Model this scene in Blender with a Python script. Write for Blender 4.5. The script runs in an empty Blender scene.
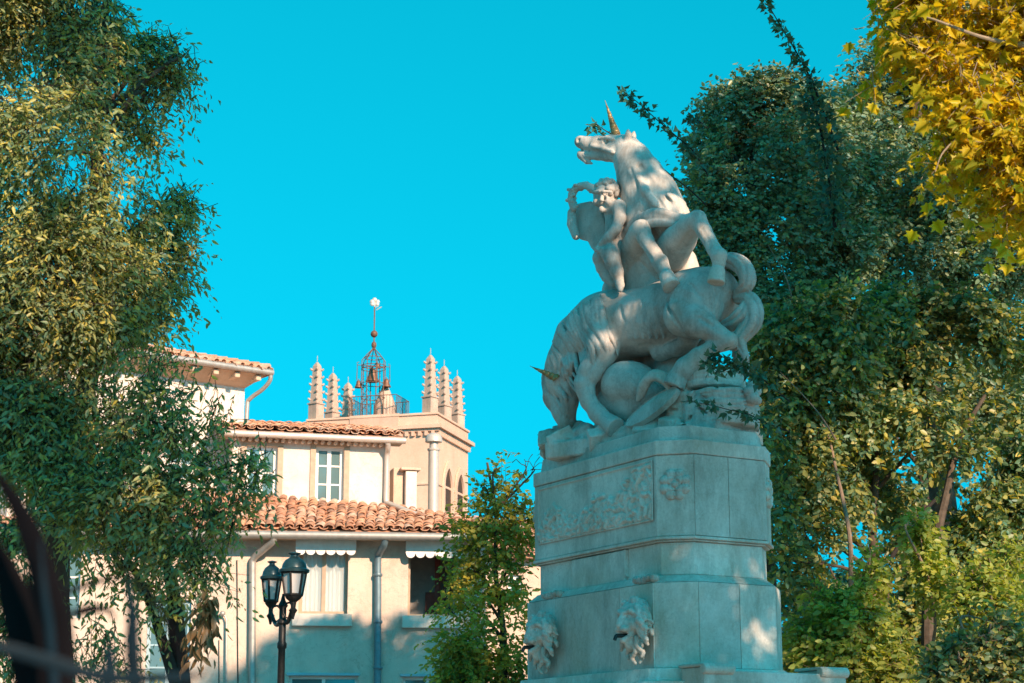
import bpy, math, random
import numpy as np
from mathutils import Vector, Matrix, noise as mnoise
R = math.radians
scene = bpy.context.scene
COL = scene.collection

# ------------------------------------------------------------------ camera, sky, sun, exposure
F_PX, PITCH, CAM_H = 1900.0, R(13.3), 1.6
cam_data = bpy.data.cameras.new("camera")
cam_data.sensor_width = 36.0
cam_data.lens = 36.0 * F_PX / 1024.0
cam_data.clip_start, cam_data.clip_end = 0.05, 2000.0
cam_data.dof.use_dof = True
cam_data.dof.focus_distance = 22.5
cam_data.dof.aperture_fstop = 5.0
cam = bpy.data.objects.new("camera", cam_data)
cam.location = (0, 0, CAM_H)
cam.rotation_euler = (R(90) + PITCH, 0, 0)
COL.objects.link(cam)
scene.camera = cam

SUN_AZ, SUN_EL = R(30), R(25)          # azimuth: degrees to the right of straight behind the camera
SUN_DIR = Vector((math.sin(SUN_AZ) * math.cos(SUN_EL), -math.cos(SUN_AZ) * math.cos(SUN_EL), math.sin(SUN_EL)))
world = bpy.data.worlds.new("World")
scene.world = world
world.use_nodes = True
wn = world.node_tree
wn.nodes.clear()
w_out = wn.nodes.new("ShaderNodeOutputWorld")
w_bg = wn.nodes.new("ShaderNodeBackground")
w_sky = wn.nodes.new("ShaderNodeTexSky")
w_sky.sky_type = 'NISHITA'
w_sky.sun_disc = False
w_sky.sun_elevation = SUN_EL
w_sky.sun_rotation = math.atan2(SUN_DIR.x, SUN_DIR.y)
w_sky.air_density, w_sky.dust_density, w_sky.ozone_density = 1.0, 2.0, 1.0
w_hsv = wn.nodes.new("ShaderNodeHueSaturation")
w_hsv.inputs['Saturation'].default_value = 0.0
w_tint = wn.nodes.new("ShaderNodeMix")
w_tint.data_type = 'RGBA'
w_tint.blend_type = 'MULTIPLY'
w_tint.inputs[0].default_value = 1.0
w_tint.inputs[7].default_value = (0.004, 1.0, 1.43, 1)   # the clear teal of this sky
SKY_FLAT = 0.45
w_flat = wn.nodes.new("ShaderNodeMix")
w_flat.data_type = 'RGBA'
w_flat.inputs[0].default_value = 0.25
w_flat.inputs[7].default_value = (4.6, 4.6, 4.6, 1)
wn.links.new(w_sky.outputs[0], w_hsv.inputs['Color'])
wn.links.new(w_hsv.outputs[0], w_flat.inputs[6])
wn.links.new(w_flat.outputs[2], w_tint.inputs[6])
wn.links.new(w_tint.outputs[2], w_bg.inputs[0])
w_bg.inputs[1].default_value = 0.070
wn.links.new(w_bg.outputs[0], w_out.inputs[0])

sun_data = bpy.data.lights.new("sun", 'SUN')
sun_data.energy = 5.0
sun_data.angle = R(0.53)
sun_data.color = (1.0, 0.67, 0.46)
sun = bpy.data.objects.new("sun", sun_data)
sun.rotation_euler = SUN_DIR.to_track_quat('Z', 'Y').to_euler()
sun.location = SUN_DIR * 60
COL.objects.link(sun)

scene.render.engine = 'CYCLES'
scene.view_settings.view_transform = 'Standard'
scene.view_settings.look = 'None'
scene.view_settings.gamma = 1.0
scene.view_settings.exposure = 0.85
scene.view_settings.use_curve_mapping = False
scene.cycles.max_bounces = 6
scene.cycles.transparent_max_bounces = 8
scene.cycles.use_denoising = True

# ------------------------------------------------------------------ where a thing of the photo stands
CP, SP = math.cos(PITCH), math.sin(PITCH)
def ray(px, py):
    cx, cy = (px - 512) / F_PX, (341.5 - py) / F_PX
    return np.array([cx, CP - cy * SP, SP + cy * CP])
def at(px, py, Y):
    d = ray(px, py)
    return Vector(np.array([0, 0, CAM_H]) + d * (Y / d[1]))
def unproject(p):
    x, y, z = p[0], p[1], p[2] - CAM_H
    f = y * CP + z * SP
    return 512 + F_PX * x / f, 341.5 - F_PX * (-y * SP + z * CP) / f

# ------------------------------------------------------------------ materials
MATS = {}
class NT:
    def __init__(s, name):
        s.m = bpy.data.materials.new(name)
        s.m.use_nodes = True
        s.t = s.m.node_tree
        s.b = s.t.nodes['Principled BSDF']
        s.out = s.t.nodes['Material Output']
        s.co = None
    def n(s, typ, **kw):
        x = s.t.nodes.new(typ)
        for k, v in kw.items():
            setattr(x, k, v)
        return x
    def l(s, a, b):
        s.t.links.new(a, b)
    def coord(s, scale=(1, 1, 1)):
        if s.co is None:
            s.co = s.n('ShaderNodeTexCoord')
        mp = s.n('ShaderNodeMapping')
        mp.inputs['Scale'].default_value = scale
        s.l(s.co.outputs['Object'], mp.inputs[0])
        return mp.outputs[0]
    def noise(s, scale, detail=4, rough=0.6, stretch=(1, 1, 1), dist=0.0):
        x = s.n('ShaderNodeTexNoise')
        x.inputs['Scale'].default_value = scale
        x.inputs['Detail'].default_value = detail
        x.inputs['Roughness'].default_value = rough
        x.inputs['Distortion'].default_value = dist
        s.l(s.coord(stretch), x.inputs['Vector'])
        return x.outputs[0]
    def ramp(s, fac, stops):
        x = s.n('ShaderNodeValToRGB')
        e = x.color_ramp.elements
        while len(e) < len(stops):
            e.new(0.5)
        for i, (p, c) in enumerate(stops):
            e[i].position = p
            e[i].color = tuple(c) + (1,) if len(c) == 3 else c
        s.l(fac, x.inputs[0])
        return x.outputs[0]
    def mix(s, fac, a, b, mode='MIX'):
        x = s.n('ShaderNodeMix')
        x.data_type = 'RGBA'
        x.blend_type = mode
        for v, i in ((fac, 0), (a, 6), (b, 7)):
            if isinstance(v, (int, float)):
                x.inputs[i].default_value = v
            elif isinstance(v, tuple):
                x.inputs[i].default_value = v + (1,)
            else:
                s.l(v, x.inputs[i])
        return x.outputs[2]
    def bump(s, h, strength=0.3, dist=0.02):
        x = s.n('ShaderNodeBump')
        x.inputs['Strength'].default_value = strength
        x.inputs['Distance'].default_value = dist
        s.l(h, x.inputs['Height'])
        s.l(x.outputs[0], s.b.inputs['Normal'])
    def fin(s, col, rough=0.7, metal=0.0, spec=0.3):
        if isinstance(col, tuple):
            s.b.inputs['Base Color'].default_value = col + (1,)
        else:
            s.l(col, s.b.inputs['Base Color'])
        s.b.inputs['Roughness'].default_value = rough
        s.b.inputs['Metallic'].default_value = metal
        s.b.inputs['Specular IOR Level'].default_value = spec
        MATS[s.m.name] = s.m
        return s.m

def mat_stone(name, light, mid, dark, streak=0.5, bump=0.35, scale=1.0, ochre=(0.46, 0.36, 0.25)):
    t = NT(name)
    a = t.ramp(t.noise(1.6 * scale, 6, 0.65), [(0.32, mid), (0.62, light)])
    st = t.ramp(t.noise(2.2 * scale, 6, 0.75, (1, 1, 0.30)), [(0.46, (0, 0, 0)), (0.68, (1, 1, 1))])
    fine = t.ramp(t.noise(38 * scale, 3, 0.6), [(0.3, (0.90,) * 3), (0.65, (1.03,) * 3)])
    veins = t.ramp(t.noise(2.3 * scale, 7, 0.62, (1, 1, 1), 1.6), [(0.485, (1, 1, 1)), (0.5, (0, 0, 0)), (0.515, (1, 1, 1))])
    sf = t.n('ShaderNodeMath', operation='MULTIPLY')
    t.l(st, sf.inputs[0])
    sf.inputs[1].default_value = streak
    c = t.mix(sf.outputs[0], a, tuple(dark))
    vf = t.n('ShaderNodeMath', operation='MULTIPLY_ADD')
    t.l(veins, vf.inputs[0])
    vf.inputs[1].default_value = -0.22
    vf.inputs[2].default_value = 0.22
    c = t.mix(vf.outputs[0], c, tuple(dark))
    oc = t.ramp(t.noise(0.9 * scale, 5, 0.7, (1, 1, 0.6)), [(0.52, (0, 0, 0)), (0.70, (0.55, 0.55, 0.55))])
    c = t.mix(oc, c, tuple(ochre))
    oi = t.n('ShaderNodeObjectInfo')
    c = t.mix(1.0, c, t.ramp(oi.outputs['Random'], [(0, (0.86, 0.86, 0.86)), (1, (1.06, 1.05, 1.03))]), 'MULTIPLY')
    c = t.mix(1.0, c, fine, 'MULTIPLY')
    h = t.mix(0.5, t.noise(55 * scale, 4, 0.7), t.noise(9 * scale, 5, 0.7))
    t.bump(h, bump, 0.012)
    return t.fin(c, 0.72, 0, 0.25)

mat_stone('weathered marble', (0.64, 0.60, 0.555), (0.50, 0.465, 0.42), (0.13, 0.12, 0.105), 0.68, 0.5)
mat_stone('pedestal limestone', (0.74, 0.69, 0.63), (0.52, 0.48, 0.415), (0.20, 0.17, 0.135), 0.55, 0.4)
mat_stone('tower sandstone', (0.70, 0.46, 0.345), (0.60, 0.385, 0.28), (0.42, 0.29, 0.21), 0.35, 0.4, 0.6)
mat_stone('pinnacle sandstone', (0.60, 0.43, 0.34), (0.42, 0.30, 0.235), (0.22, 0.18, 0.15), 0.5, 0.5, 1.5)

def mat_plaster(name, light, mid, stain, amount=0.3):
    t = NT(name)
    a = t.ramp(t.noise(0.9, 8, 0.72), [(0.35, mid), (0.6, light)])
    pt = t.ramp(t.noise(0.55, 8, 0.75), [(0.50, (0, 0, 0)), (0.60, (0.5, 0.5, 0.5)), (0.72, (0.6, 0.6, 0.6))])
    a = t.mix(pt, a, tuple(stain))
    ck = t.ramp(t.noise(1.3, 9, 0.6, (1, 1, 1), 1.2), [(0.494, (0, 0, 0)), (0.5, (0.5, 0.5, 0.5)), (0.506, (0, 0, 0))])
    a = t.mix(ck, a, (0.25, 0.19, 0.15))
    st = t.ramp(t.noise(2.2, 5, 0.7, (1, 1, 0.12)), [(0.52, (0, 0, 0)), (0.8, (1, 1, 1))])
    sf = t.n('ShaderNodeMath', operation='MULTIPLY')
    t.l(st, sf.inputs[0])
    sf.inputs[1].default_value = amount
    c = t.mix(sf.outputs[0], a, tuple(stain))
    t.bump(t.noise(30, 5, 0.7), 0.3, 0.02)
    return t.fin(c, 0.9, 0, 0.15)
mat_plaster('cream render', (0.66, 0.53, 0.44), (0.57, 0.45, 0.37), (0.42, 0.32, 0.26), 0.5)
mat_plaster('pale render', (0.70, 0.62, 0.55), (0.64, 0.56, 0.49), (0.55, 0.48, 0.40), 0.2)
mat_plaster('pink render', (0.62, 0.46, 0.36), (0.54, 0.38, 0.29), (0.42, 0.28, 0.2), 0.3)
mat_plaster('soffit plaster', (0.60, 0.46, 0.34), (0.50, 0.37, 0.27), (0.36, 0.25, 0.18), 0.2)

def mat_plain(name, col, rough=0.6, metal=0.0, vary=0.25, scale=8.0, spec=0.4, bump=0.1):
    t = NT(name)
    f = t.ramp(t.noise(scale, 5, 0.65), [(0.3, (1 - vary,) * 3), (0.7, (1 + vary * 0.4,) * 3)])
    c = t.mix(1.0, tuple(col), f, 'MULTIPLY')
    if bump:
        t.bump(t.noise(scale * 6, 3, 0.6), bump, 0.004)
    return t.fin(c, rough, metal, spec)
mat_plain('gilded bronze', (0.42, 0.27, 0.12), 0.5, 0.5, 0.5, 14)
mat_plain('zinc gutter', (0.42, 0.40, 0.37), 0.5, 0.5, 0.2)
mat_plain('blue grey zinc', (0.16, 0.24, 0.28), 0.5, 0.4, 0.25)
mat_plain('white metal', (0.52, 0.47, 0.42), 0.4, 0.2, 0.1)
mat_plain('white paint', (0.78, 0.76, 0.72), 0.5, 0, 0.12)
mat_plain('tan paint', (0.42, 0.32, 0.23), 0.6, 0, 0.2)
mat_plain('pale blue paint', (0.32, 0.46, 0.52), 0.6, 0, 0.15)
mat_plain('rusty iron', (0.20, 0.10, 0.065), 0.7, 0.3, 0.5, 20)
mat_plain('bell bronze', (0.24, 0.12, 0.075), 0.55, 0.5, 0.4, 20)
mat_plain('dark iron', (0.030, 0.028, 0.027), 0.45, 0.4, 0.4, 30)
mat_plain('green lamp paint', (0.02, 0.055, 0.065), 0.32, 0.2, 0.3, 20, 0.5)
mat_plain('curtain cloth', (0.55, 0.62, 0.60), 0.9, 0, 0.1)
mat_plain('room plaster', (0.36, 0.33, 0.30), 0.9, 0, 0.2)
mat_plain('dark wood', (0.07, 0.04, 0.025), 0.6, 0, 0.4, 12)
mat_plain('red picture', (0.30, 0.07, 0.05), 0.7, 0, 0.4, 5)
mat_plain('bark', (0.10, 0.075, 0.055), 0.9, 0, 0.5, 9, 0.2, 0.5)
mat_plain('dark bark', (0.035, 0.028, 0.024), 0.9, 0, 0.5, 9, 0.2, 0.5)
mat_plain('pale bark', (0.24, 0.17, 0.12), 0.9, 0, 0.4, 9, 0.2, 0.4)
mat_plain('plane bark', (0.34, 0.29, 0.22), 0.85, 0, 0.5, 4, 0.2, 0.3)
mat_plain('earthenware', (0.40, 0.20, 0.12), 0.8, 0, 0.3)
mat_plain('gravel', (0.20, 0.17, 0.14), 0.95, 0, 0.4, 1.5, 0.2, 0.5)
mat_plain('paving stone', (0.22, 0.195, 0.165), 0.85, 0, 0.25, 0.8)
mat_plain('dark strap leaf', (0.004, 0.003, 0.004), 0.7, 0, 0.4, 10, 0.08, 0.05)
mat_plain('grey strap leaf', (0.006, 0.016, 0.024), 0.6, 0, 0.3, 10, 0.15, 0.05)

def mat_island(name, cols, rough=0.85, bump=0.3, dirt=0.35):
    t = NT(name)
    g = t.n('ShaderNodeNewGeometry')
    k = len(cols)
    a = t.ramp(g.outputs['Random Per Island'], [(i / max(1, k - 1), c) for i, c in enumerate(cols)])
    f = t.ramp(t.noise(7, 5, 0.7), [(0.35, (1 - dirt,) * 3), (0.65, (1.08,) * 3)])
    c = t.mix(1.0, a, f, 'MULTIPLY')
    t.bump(t.noise(40, 4, 0.7), bump, 0.01)
    return t.fin(c, rough, 0, 0.2)
mat_island('terracotta tile', [(0.66, 0.33, 0.20), (0.74, 0.43, 0.29), (0.52, 0.24, 0.14), (0.76, 0.54, 0.41), (0.70, 0.36, 0.21), (0.36, 0.20, 0.14), (0.72, 0.38, 0.22)])

LEAF_K = (1.65, 1.70, 1.85)
def mat_leaf(name, cols, trans=0.45, rough=0.42, tint=(1.0, 1.15, 0.35), gloss=0.35):
    t = NT(name)
    g = t.n('ShaderNodeNewGeometry')
    k = len(cols)
    cols = [(min(.7, c[0] * LEAF_K[0]), min(.6, c[1] * LEAF_K[1]), c[2] * LEAF_K[2]) for c in cols]
    a = t.ramp(g.outputs['Random Per Island'], [(i / max(1, k - 1), c) for i, c in enumerate(cols)])
    v = t.ramp(t.noise(0.55, 3, 0.6), [(0.35, (0.72,) * 3), (0.65, (1.25,) * 3)])
    c = t.mix(1.0, a, v, 'MULTIPLY')
    m = t.fin(c, rough, 0, gloss)
    tr = t.n('ShaderNodeBsdfTranslucent')
    ct = t.mix(1.0, c, tuple(tint), 'MULTIPLY')
    t.l(ct, tr.inputs['Color'])
    ms = t.n('ShaderNodeMixShader')
    ms.inputs[0].default_value = trans
    t.l(t.b.outputs[0], ms.inputs[1])
    t.l(tr.outputs[0], ms.inputs[2])
    t.l(ms.outputs[0], t.out.inputs['Surface'])
    return m
mat_leaf('hackberry leaf', [(0.08, 0.15, 0.095), (0.19, 0.20, 0.065), (0.09, 0.155, 0.095), (0.30, 0.26, 0.05), (0.12, 0.17, 0.085), (0.40, 0.31, 0.05)], 0.36, tint=(1.6, 1.4, 0.45), gloss=.5)
mat_leaf('evergreen leaf', [(0.06, 0.135, 0.09), (0.11, 0.155, 0.08), (0.065, 0.14, 0.095), (0.19, 0.19, 0.06), (0.08, 0.145, 0.09)], 0.3, 0.38, gloss=0.6, tint=(1.5, 1.4, 0.5))  # olive tones, random per leaf, stand in for sunlit leaves
mat_leaf('ivy leaf', [(0.028, 0.075, 0.05), (0.04, 0.09, 0.05), (0.05, 0.095, 0.045)], 0.25, 0.35, gloss=.5)
mat_leaf('bright shrub leaf', [(0.12, 0.165, 0.045), (0.18, 0.20, 0.045), (0.24, 0.23, 0.04), (0.13, 0.17, 0.045)], 0.5, tint=(1.5, 1.5, 0.4))
mat_leaf('mixed ivy and maple leaf', [(0.05, 0.12, 0.07), (0.16, 0.17, 0.05), (0.055, 0.12, 0.07), (0.27, 0.235, 0.05), (0.08, 0.13, 0.065), (0.05, 0.115, 0.07), (0.36, 0.27, 0.05)], 0.42, tint=(1.5, 1.4, 0.4), gloss=.5)  # yellow tones put sunlit specks into the leaf colour, random per leaf
mat_leaf('young tree leaf', [(0.12, 0.16, 0.045), (0.20, 0.19, 0.035), (0.26, 0.21, 0.03), (0.13, 0.16, 0.045), (0.34, 0.26, 0.03)], 0.45, tint=(1.4, 1.35, 0.4))
mat_leaf('autumn plane leaf', [(0.40, 0.31, 0.012), (0.42, 0.34, 0.012), (0.25, 0.25, 0.015), (0.42, 0.34, 0.02), (0.34, 0.22, 0.01), (0.19, 0.23, 0.02)], 0.55, tint=(1.25, 1.05, 0.3))
mat_leaf('withered leaf', [(0.12, 0.07, 0.03), (0.18, 0.11, 0.05)], 0.3)
mat_leaf('fern leaf', [(0.05, 0.15, 0.11), (0.07, 0.17, 0.11)], 0.4, tint=(1, 1.3, .6))

def mat_glass_window(name, col, rough=0.05):
    t = NT(name)
    t.fin(tuple(col), rough, 0, 0.8)
    return t.m
mat_glass_window('window glass', (0.10, 0.17, 0.18))
def mat_lamp_glass():
    t = NT('frosted lamp glass')
    t.fin((0.62, 0.60, 0.58), 0.35, 0, 0.5)
    t.b.inputs['Transmission Weight'].default_value = 0.25
mat_lamp_glass()

# ------------------------------------------------------------------ objects
WLOC = {}
def tag(o, label=None, cat=None, group=None, kind=None):
    if label: o['label'] = label
    if cat: o['category'] = cat
    if group: o['group'] = group
    if kind: o['kind'] = kind
    return o
def thing(name, loc, label, cat, group=None):
    o = bpy.data.objects.new(name, None)
    o.empty_display_size = 0.3
    o.location = loc
    COL.objects.link(o)
    WLOC[o.name] = Vector(loc)
    return tag(o, label, cat, group)
def link_mesh(name, me, mat, parent=None, origin=None, smooth=False):
    """me is in world coordinates; it is moved to its own origin (its parent's, unless given)"""
    if parent is not None:
        org = WLOC[parent.name] if origin is None else Vector(origin)
    else:
        org = Vector(origin) if origin is not None else Vector((0, 0, 0))
    if org.length:
        me.transform(Matrix.Translation(-org))
    o = bpy.data.objects.new(name, me)
    COL.objects.link(o)
    if parent is not None:
        o.parent = parent
        o.location = org - WLOC[parent.name]
    else:
        o.location = org
    WLOC[o.name] = org
    if mat is not None:
        me.materials.append(MATS[mat] if isinstance(mat, str) else mat)
    if smooth:
        me.polygons.foreach_set('use_smooth', np.ones(len(me.polygons), dtype=bool))
    me.update()
    return o
def np_mesh(name, V, faces, k):
    """V (n,3) float, faces (m,k) int"""
    me = bpy.data.meshes.new(name)
    V = np.asarray(V, dtype=np.float32)
    faces = np.asarray(faces, dtype=np.int32)
    me.vertices.add(len(V))
    me.vertices.foreach_set('co', V.ravel())
    me.loops.add(faces.size)
    me.loops.foreach_set('vertex_index', faces.ravel())
    me.polygons.add(len(faces))
    me.polygons.foreach_set('loop_start', np.arange(0, faces.size, k, dtype=np.int32))
    me.update(calc_edges=True)
    return me

class MB:
    def __init__(s):
        s.v, s.f = [], []
    def add(s, vs, fs):
        b = len(s.v)
        s.v += [tuple(x) for x in vs]
        s.f += [tuple(i + b for i in f) for f in fs]
    def box(s, c, size, rz=0.0, M=None):
        hx, hy, hz = size[0] / 2, size[1] / 2, size[2] / 2
        vs = [Vector((x, y, z)) for x in (-hx, hx) for y in (-hy, hy) for z in (-hz, hz)]
        m = M if M is not None else Matrix.Rotation(rz, 3, 'Z')
        c = Vector(c)
        s.add([m @ p + c for p in vs], [(0, 1, 3, 2), (4, 6, 7, 5), (0, 4, 5, 1), (2, 3, 7, 6), (0, 2, 6, 4), (1, 5, 7, 3)])
    def boxf(s, O, ex, ey, x0, x1, y0, y1, z0, z1):
        """box in a horizontal frame (origin O, unit axes ex, ey)"""
        vs = [Vector((O[0], O[1], 0)) + ex * x + ey * y + Vector((0, 0, z)) for x in (x0, x1) for y in (y0, y1) for z in (z0, z1)]
        s.add(vs, [(0, 1, 3, 2), (4, 6, 7, 5), (0, 4, 5, 1), (2, 3, 7, 6), (0, 2, 6, 4), (1, 5, 7, 3)])
    def prism(s, pts, z0, z1, inset=0.0):
        n = len(pts)
        c = sum((Vector((p[0], p[1], 0)) for p in pts), Vector()) / n
        top = [Vector((p[0], p[1], 0)) for p in pts]
        if inset:
            top = [p + (c - p).normalized() * inset for p in top]
        vs = [(p[0], p[1], z0) for p in pts] + [(p.x, p.y, z1) for p in top]
        s.add(vs, [tuple(range(n))[::-1], tuple(range(n, 2 * n))] + [(i, (i + 1) % n, n + (i + 1) % n, n + i) for i in range(n)])
    def tube(s, pts, rad, n=8, cap=True):
        pts = [Vector(p) for p in pts]
        if not hasattr(rad, '__len__'):
            rad = [rad] * len(pts)
        rings, up = [], None
        for i, p in enumerate(pts):
            t = (pts[min(i + 1, len(pts) - 1)] - pts[max(i - 1, 0)])
            t = t.normalized() if t.length > 1e-9 else Vector((0, 0, 1))
            if up is None:
                up = Vector((0, 0, 1)) if abs(t.z) < 0.9 else Vector((1, 0, 0))
            a = t.cross(up)
            a = a.normalized() if a.length > 1e-6 else t.orthogonal().normalized()
            b = a.cross(t).normalized()
            up = b
            rings.append([p + (a * math.cos(2 * math.pi * k / n) + b * math.sin(2 * math.pi * k / n)) * rad[i] for k in range(n)])
        vs = [q for r in rings for q in r]
        fs = []
        for i in range(len(pts) - 1):
            for k in range(n):
                fs.append((i * n + k, i * n + (k + 1) % n, (i + 1) * n + (k + 1) % n, (i + 1) * n + k))
        if cap:
            fs.append(tuple(range(n))[::-1])
            fs.append(tuple(range((len(pts) - 1) * n, len(pts) * n)))
        s.add(vs, fs)
    def lathe(s, prof, c, n=20, phase=0.0):
        c = Vector(c)
        vs, fs = [], []
        for r, z in prof:
            for k in range(n):
                a = 2 * math.pi * k / n + phase
                vs.append(c + Vector((r * math.cos(a), r * math.sin(a), z)))
        for i in range(len(prof) - 1):
            for k in range(n):
                fs.append((i * n + k, i * n + (k + 1) % n, (i + 1) * n + (k + 1) % n, (i + 1) * n + k))
        fs.append(tuple(range(n))[::-1])
        fs.append(tuple(range((len(prof) - 1) * n, len(prof) * n)))
        s.add(vs, fs)
    def sphere(s, c, r, n=12, sc=(1, 1, 1)):
        prof = [(max(1e-4, r * math.sin(math.pi * i / n)), -r * math.cos(math.pi * i / n)) for i in range(n + 1)]
        b = len(s.v)
        s.lathe(prof, (0, 0, 0), n * 2)
        for i in range(b, len(s.v)):
            p = s.v[i]
            s.v[i] = (p[0] * sc[0] + c[0], p[1] * sc[1] + c[1], p[2] * sc[2] + c[2])
    def build(s, name, mat, parent=None, origin=None, smooth=False, bevel=0.0, seg=2):
        me = bpy.data.meshes.new(name)
        me.from_pydata(s.v, [], s.f)
        import bmesh
        bm = bmesh.new()
        bm.from_mesh(me)
        bmesh.ops.recalc_face_normals(bm, faces=bm.faces)
        bm.to_mesh(me)
        bm.free()
        o = link_mesh(name, me, mat, parent, origin, smooth)
        if bevel:
            m = o.modifiers.new('bevel', 'BEVEL')
            m.width, m.segments, m.limit_method = bevel, seg, 'ANGLE'
            m.angle_limit = R(35)
        elif smooth:
            try:
                me.set_sharp_from_angle(angle=R(40))
            except Exception:
                pass
        return o

# ------------------------------------------------------------------ carving: signed distance field + surface nets
class Field:
    def __init__(s, lo, hi, h):
        s.lo, s.h = np.array(lo, float), h
        s.n = np.ceil((np.array(hi) - s.lo) / h).astype(int) + 1
        s.d = np.full(tuple(s.n), 0.5, dtype=np.float32)
    def _box(s, lo, hi):
        i0 = np.clip(np.floor((np.array(lo) - s.lo) / s.h).astype(int), 0, s.n - 1)
        i1 = np.clip(np.ceil((np.array(hi) - s.lo) / s.h).astype(int) + 1, 1, s.n)
        if np.any(i1 <= i0):
            return None
        ax = [s.lo[k] + s.h * np.arange(i0[k], i1[k]) for k in range(3)]
        return tuple(slice(i0[k], i1[k]) for k in range(3)), np.meshgrid(*ax, indexing='ij')
    def _apply(s, sl, q, k, op):
        cur = s.d[sl]
        if op == 'add':
            hh = np.clip(k - np.abs(cur - q), 0, None) / max(k, 1e-6)
            s.d[sl] = np.minimum(cur, q) - hh * hh * k * 0.25
        else:
            q = -q
            hh = np.clip(k - np.abs(cur - q), 0, None) / max(k, 1e-6)
            s.d[sl] = np.maximum(cur, q) + hh * hh * k * 0.25
    def cone(s, a, b, ra, rb, k=0.03, op='add'):
        a, b = np.array(a, float), np.array(b, float)
        m = max(ra, rb) + k + 4 * s.h
        g = s._box(np.minimum(a, b) - m, np.maximum(a, b) + m)
        if g is None: return
        sl, (X, Y, Z) = g
        ab = b - a
        L = max(float(ab @ ab), 1e-9)
        t = np.clip(((X - a[0]) * ab[0] + (Y - a[1]) * ab[1] + (Z - a[2]) * ab[2]) / L, 0, 1)
        q = np.sqrt((X - a[0] - ab[0] * t) ** 2 + (Y - a[1] - ab[1] * t) ** 2 + (Z - a[2] - ab[2] * t) ** 2) - (ra + (rb - ra) * t)
        s._apply(sl, q, k, op)
    def frustum(s, a, b, ra, rb, k=0.006, op='add', r=0.012):
        """flat ended cone, for hooves"""
        a, b = np.array(a, float), np.array(b, float)
        m = max(ra, rb) + k + 4 * s.h
        g = s._box(np.minimum(a, b) - m, np.maximum(a, b) + m)
        if g is None: return
        sl, (X, Y, Z) = g
        L = np.linalg.norm(b - a); u = (b - a) / L
        w = (X - a[0]) * u[0] + (Y - a[1]) * u[1] + (Z - a[2]) * u[2]
        rad = np.sqrt(np.maximum((X - a[0]) ** 2 + (Y - a[1]) ** 2 + (Z - a[2]) ** 2 - w * w, 0))
        q1 = rad - (ra + (rb - ra) * np.clip(w / L, 0, 1)) + r
        q2 = np.abs(w - L / 2) - L / 2 + r
        q = np.sqrt(np.maximum(q1, 0) ** 2 + np.maximum(q2, 0) ** 2) + np.minimum(np.maximum(q1, q2), 0) - r
        s._apply(sl, q, k, op)
    def limb(s, pts, k=0.03, op='add'):
        """pts: list of (xyz, r)"""
        for (a, ra), (b, rb) in zip(pts[:-1], pts[1:]):
            s.cone(a, b, ra, rb, k, op)
    def ball(s, c, r, k=0.03, op='add'):
        s.cone(c, np.array(c) + 1e-4, r, r, k, op)
    def ell(s, c, rad, axes=None, k=0.03, op='add'):
        c, rad = np.array(c, float), np.array(rad, float)
        m = rad.max() + k + 4 * s.h
        g = s._box(c - m, c + m)
        if g is None: return
        sl, (X, Y, Z) = g
        P = np.stack([X - c[0], Y - c[1], Z - c[2]], -1)
        if axes is not None:
            P = P @ np.array(axes, float).T
        k0 = np.linalg.norm(P / rad, axis=-1)
        k1 = np.linalg.norm(P / rad ** 2, axis=-1)
        s._apply(sl, k0 * (k0 - 1) / np.maximum(k1, 1e-6), k, op)
    def rbox(s, c, half, r=0.02, axes=None, k=0.02, op='add'):
        c, half = np.array(c, float), np.array(half, float)
        m = np.linalg.norm(half) + k + 4 * s.h
        g = s._box(c - m, c + m)
        if g is None: return
        sl, (X, Y, Z) = g
        P = np.stack([X - c[0], Y - c[1], Z - c[2]], -1)
        if axes is not None:
            P = P @ np.array(axes, float).T
        Q = np.abs(P) - (half - r)
        q = np.linalg.norm(np.maximum(Q, 0), axis=-1) + np.minimum(Q.max(-1), 0) - r
        s._apply(sl, q, k, op)
    def roughen(s, amp, freq, seed=0):
        rng = np.random.default_rng(seed)
        ax = [s.lo[k] + s.h * np.arange(s.n[k]) for k in range(3)]
        X, Y, Z = np.meshgrid(*ax, indexing='ij')
        for o in range(3):
            f = freq * 1.9 ** o
            for _ in range(3):
                v = rng.normal(size=3)
                v *= f / np.linalg.norm(v)
                s.d += (amp / (1.7 ** o) / 1.7 * np.sin(X * v[0] + Y * v[1] + Z * v[2] + rng.uniform(0, 6.28))).astype(np.float32)
    def mesh(s, name, xf):
        """surface nets; xf maps local (n,3) points to world"""
        d = s.d
        for k in range(3):                                   # closed at the border
            i0 = [slice(None)] * 3; i0[k] = 0
            i1 = [slice(None)] * 3; i1[k] = -1
            d[tuple(i0)] = np.maximum(d[tuple(i0)], 0.5 * s.h)
            d[tuple(i1)] = np.maximum(d[tuple(i1)], 0.5 * s.h)
        ins = d < 0
        nx, ny, nz = d.shape
        c = np.zeros((nx - 1, ny - 1, nz - 1), dtype=np.uint8)
        for i in (0, 1):
            for j in (0, 1):
                for l in (0, 1):
                    c += ins[i:nx - 1 + i, j:ny - 1 + j, l:nz - 1 + l]
        act = (c > 0) & (c < 8)
        ids = np.full(act.shape, -1, dtype=np.int32)
        cells = np.argwhere(act)
        ids[act] = np.arange(len(cells))
        acc = np.zeros((len(cells), 3))
        cnt = np.zeros(len(cells))
        corners = [(i, j, l) for i in (0, 1) for j in (0, 1) for l in (0, 1)]
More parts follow.
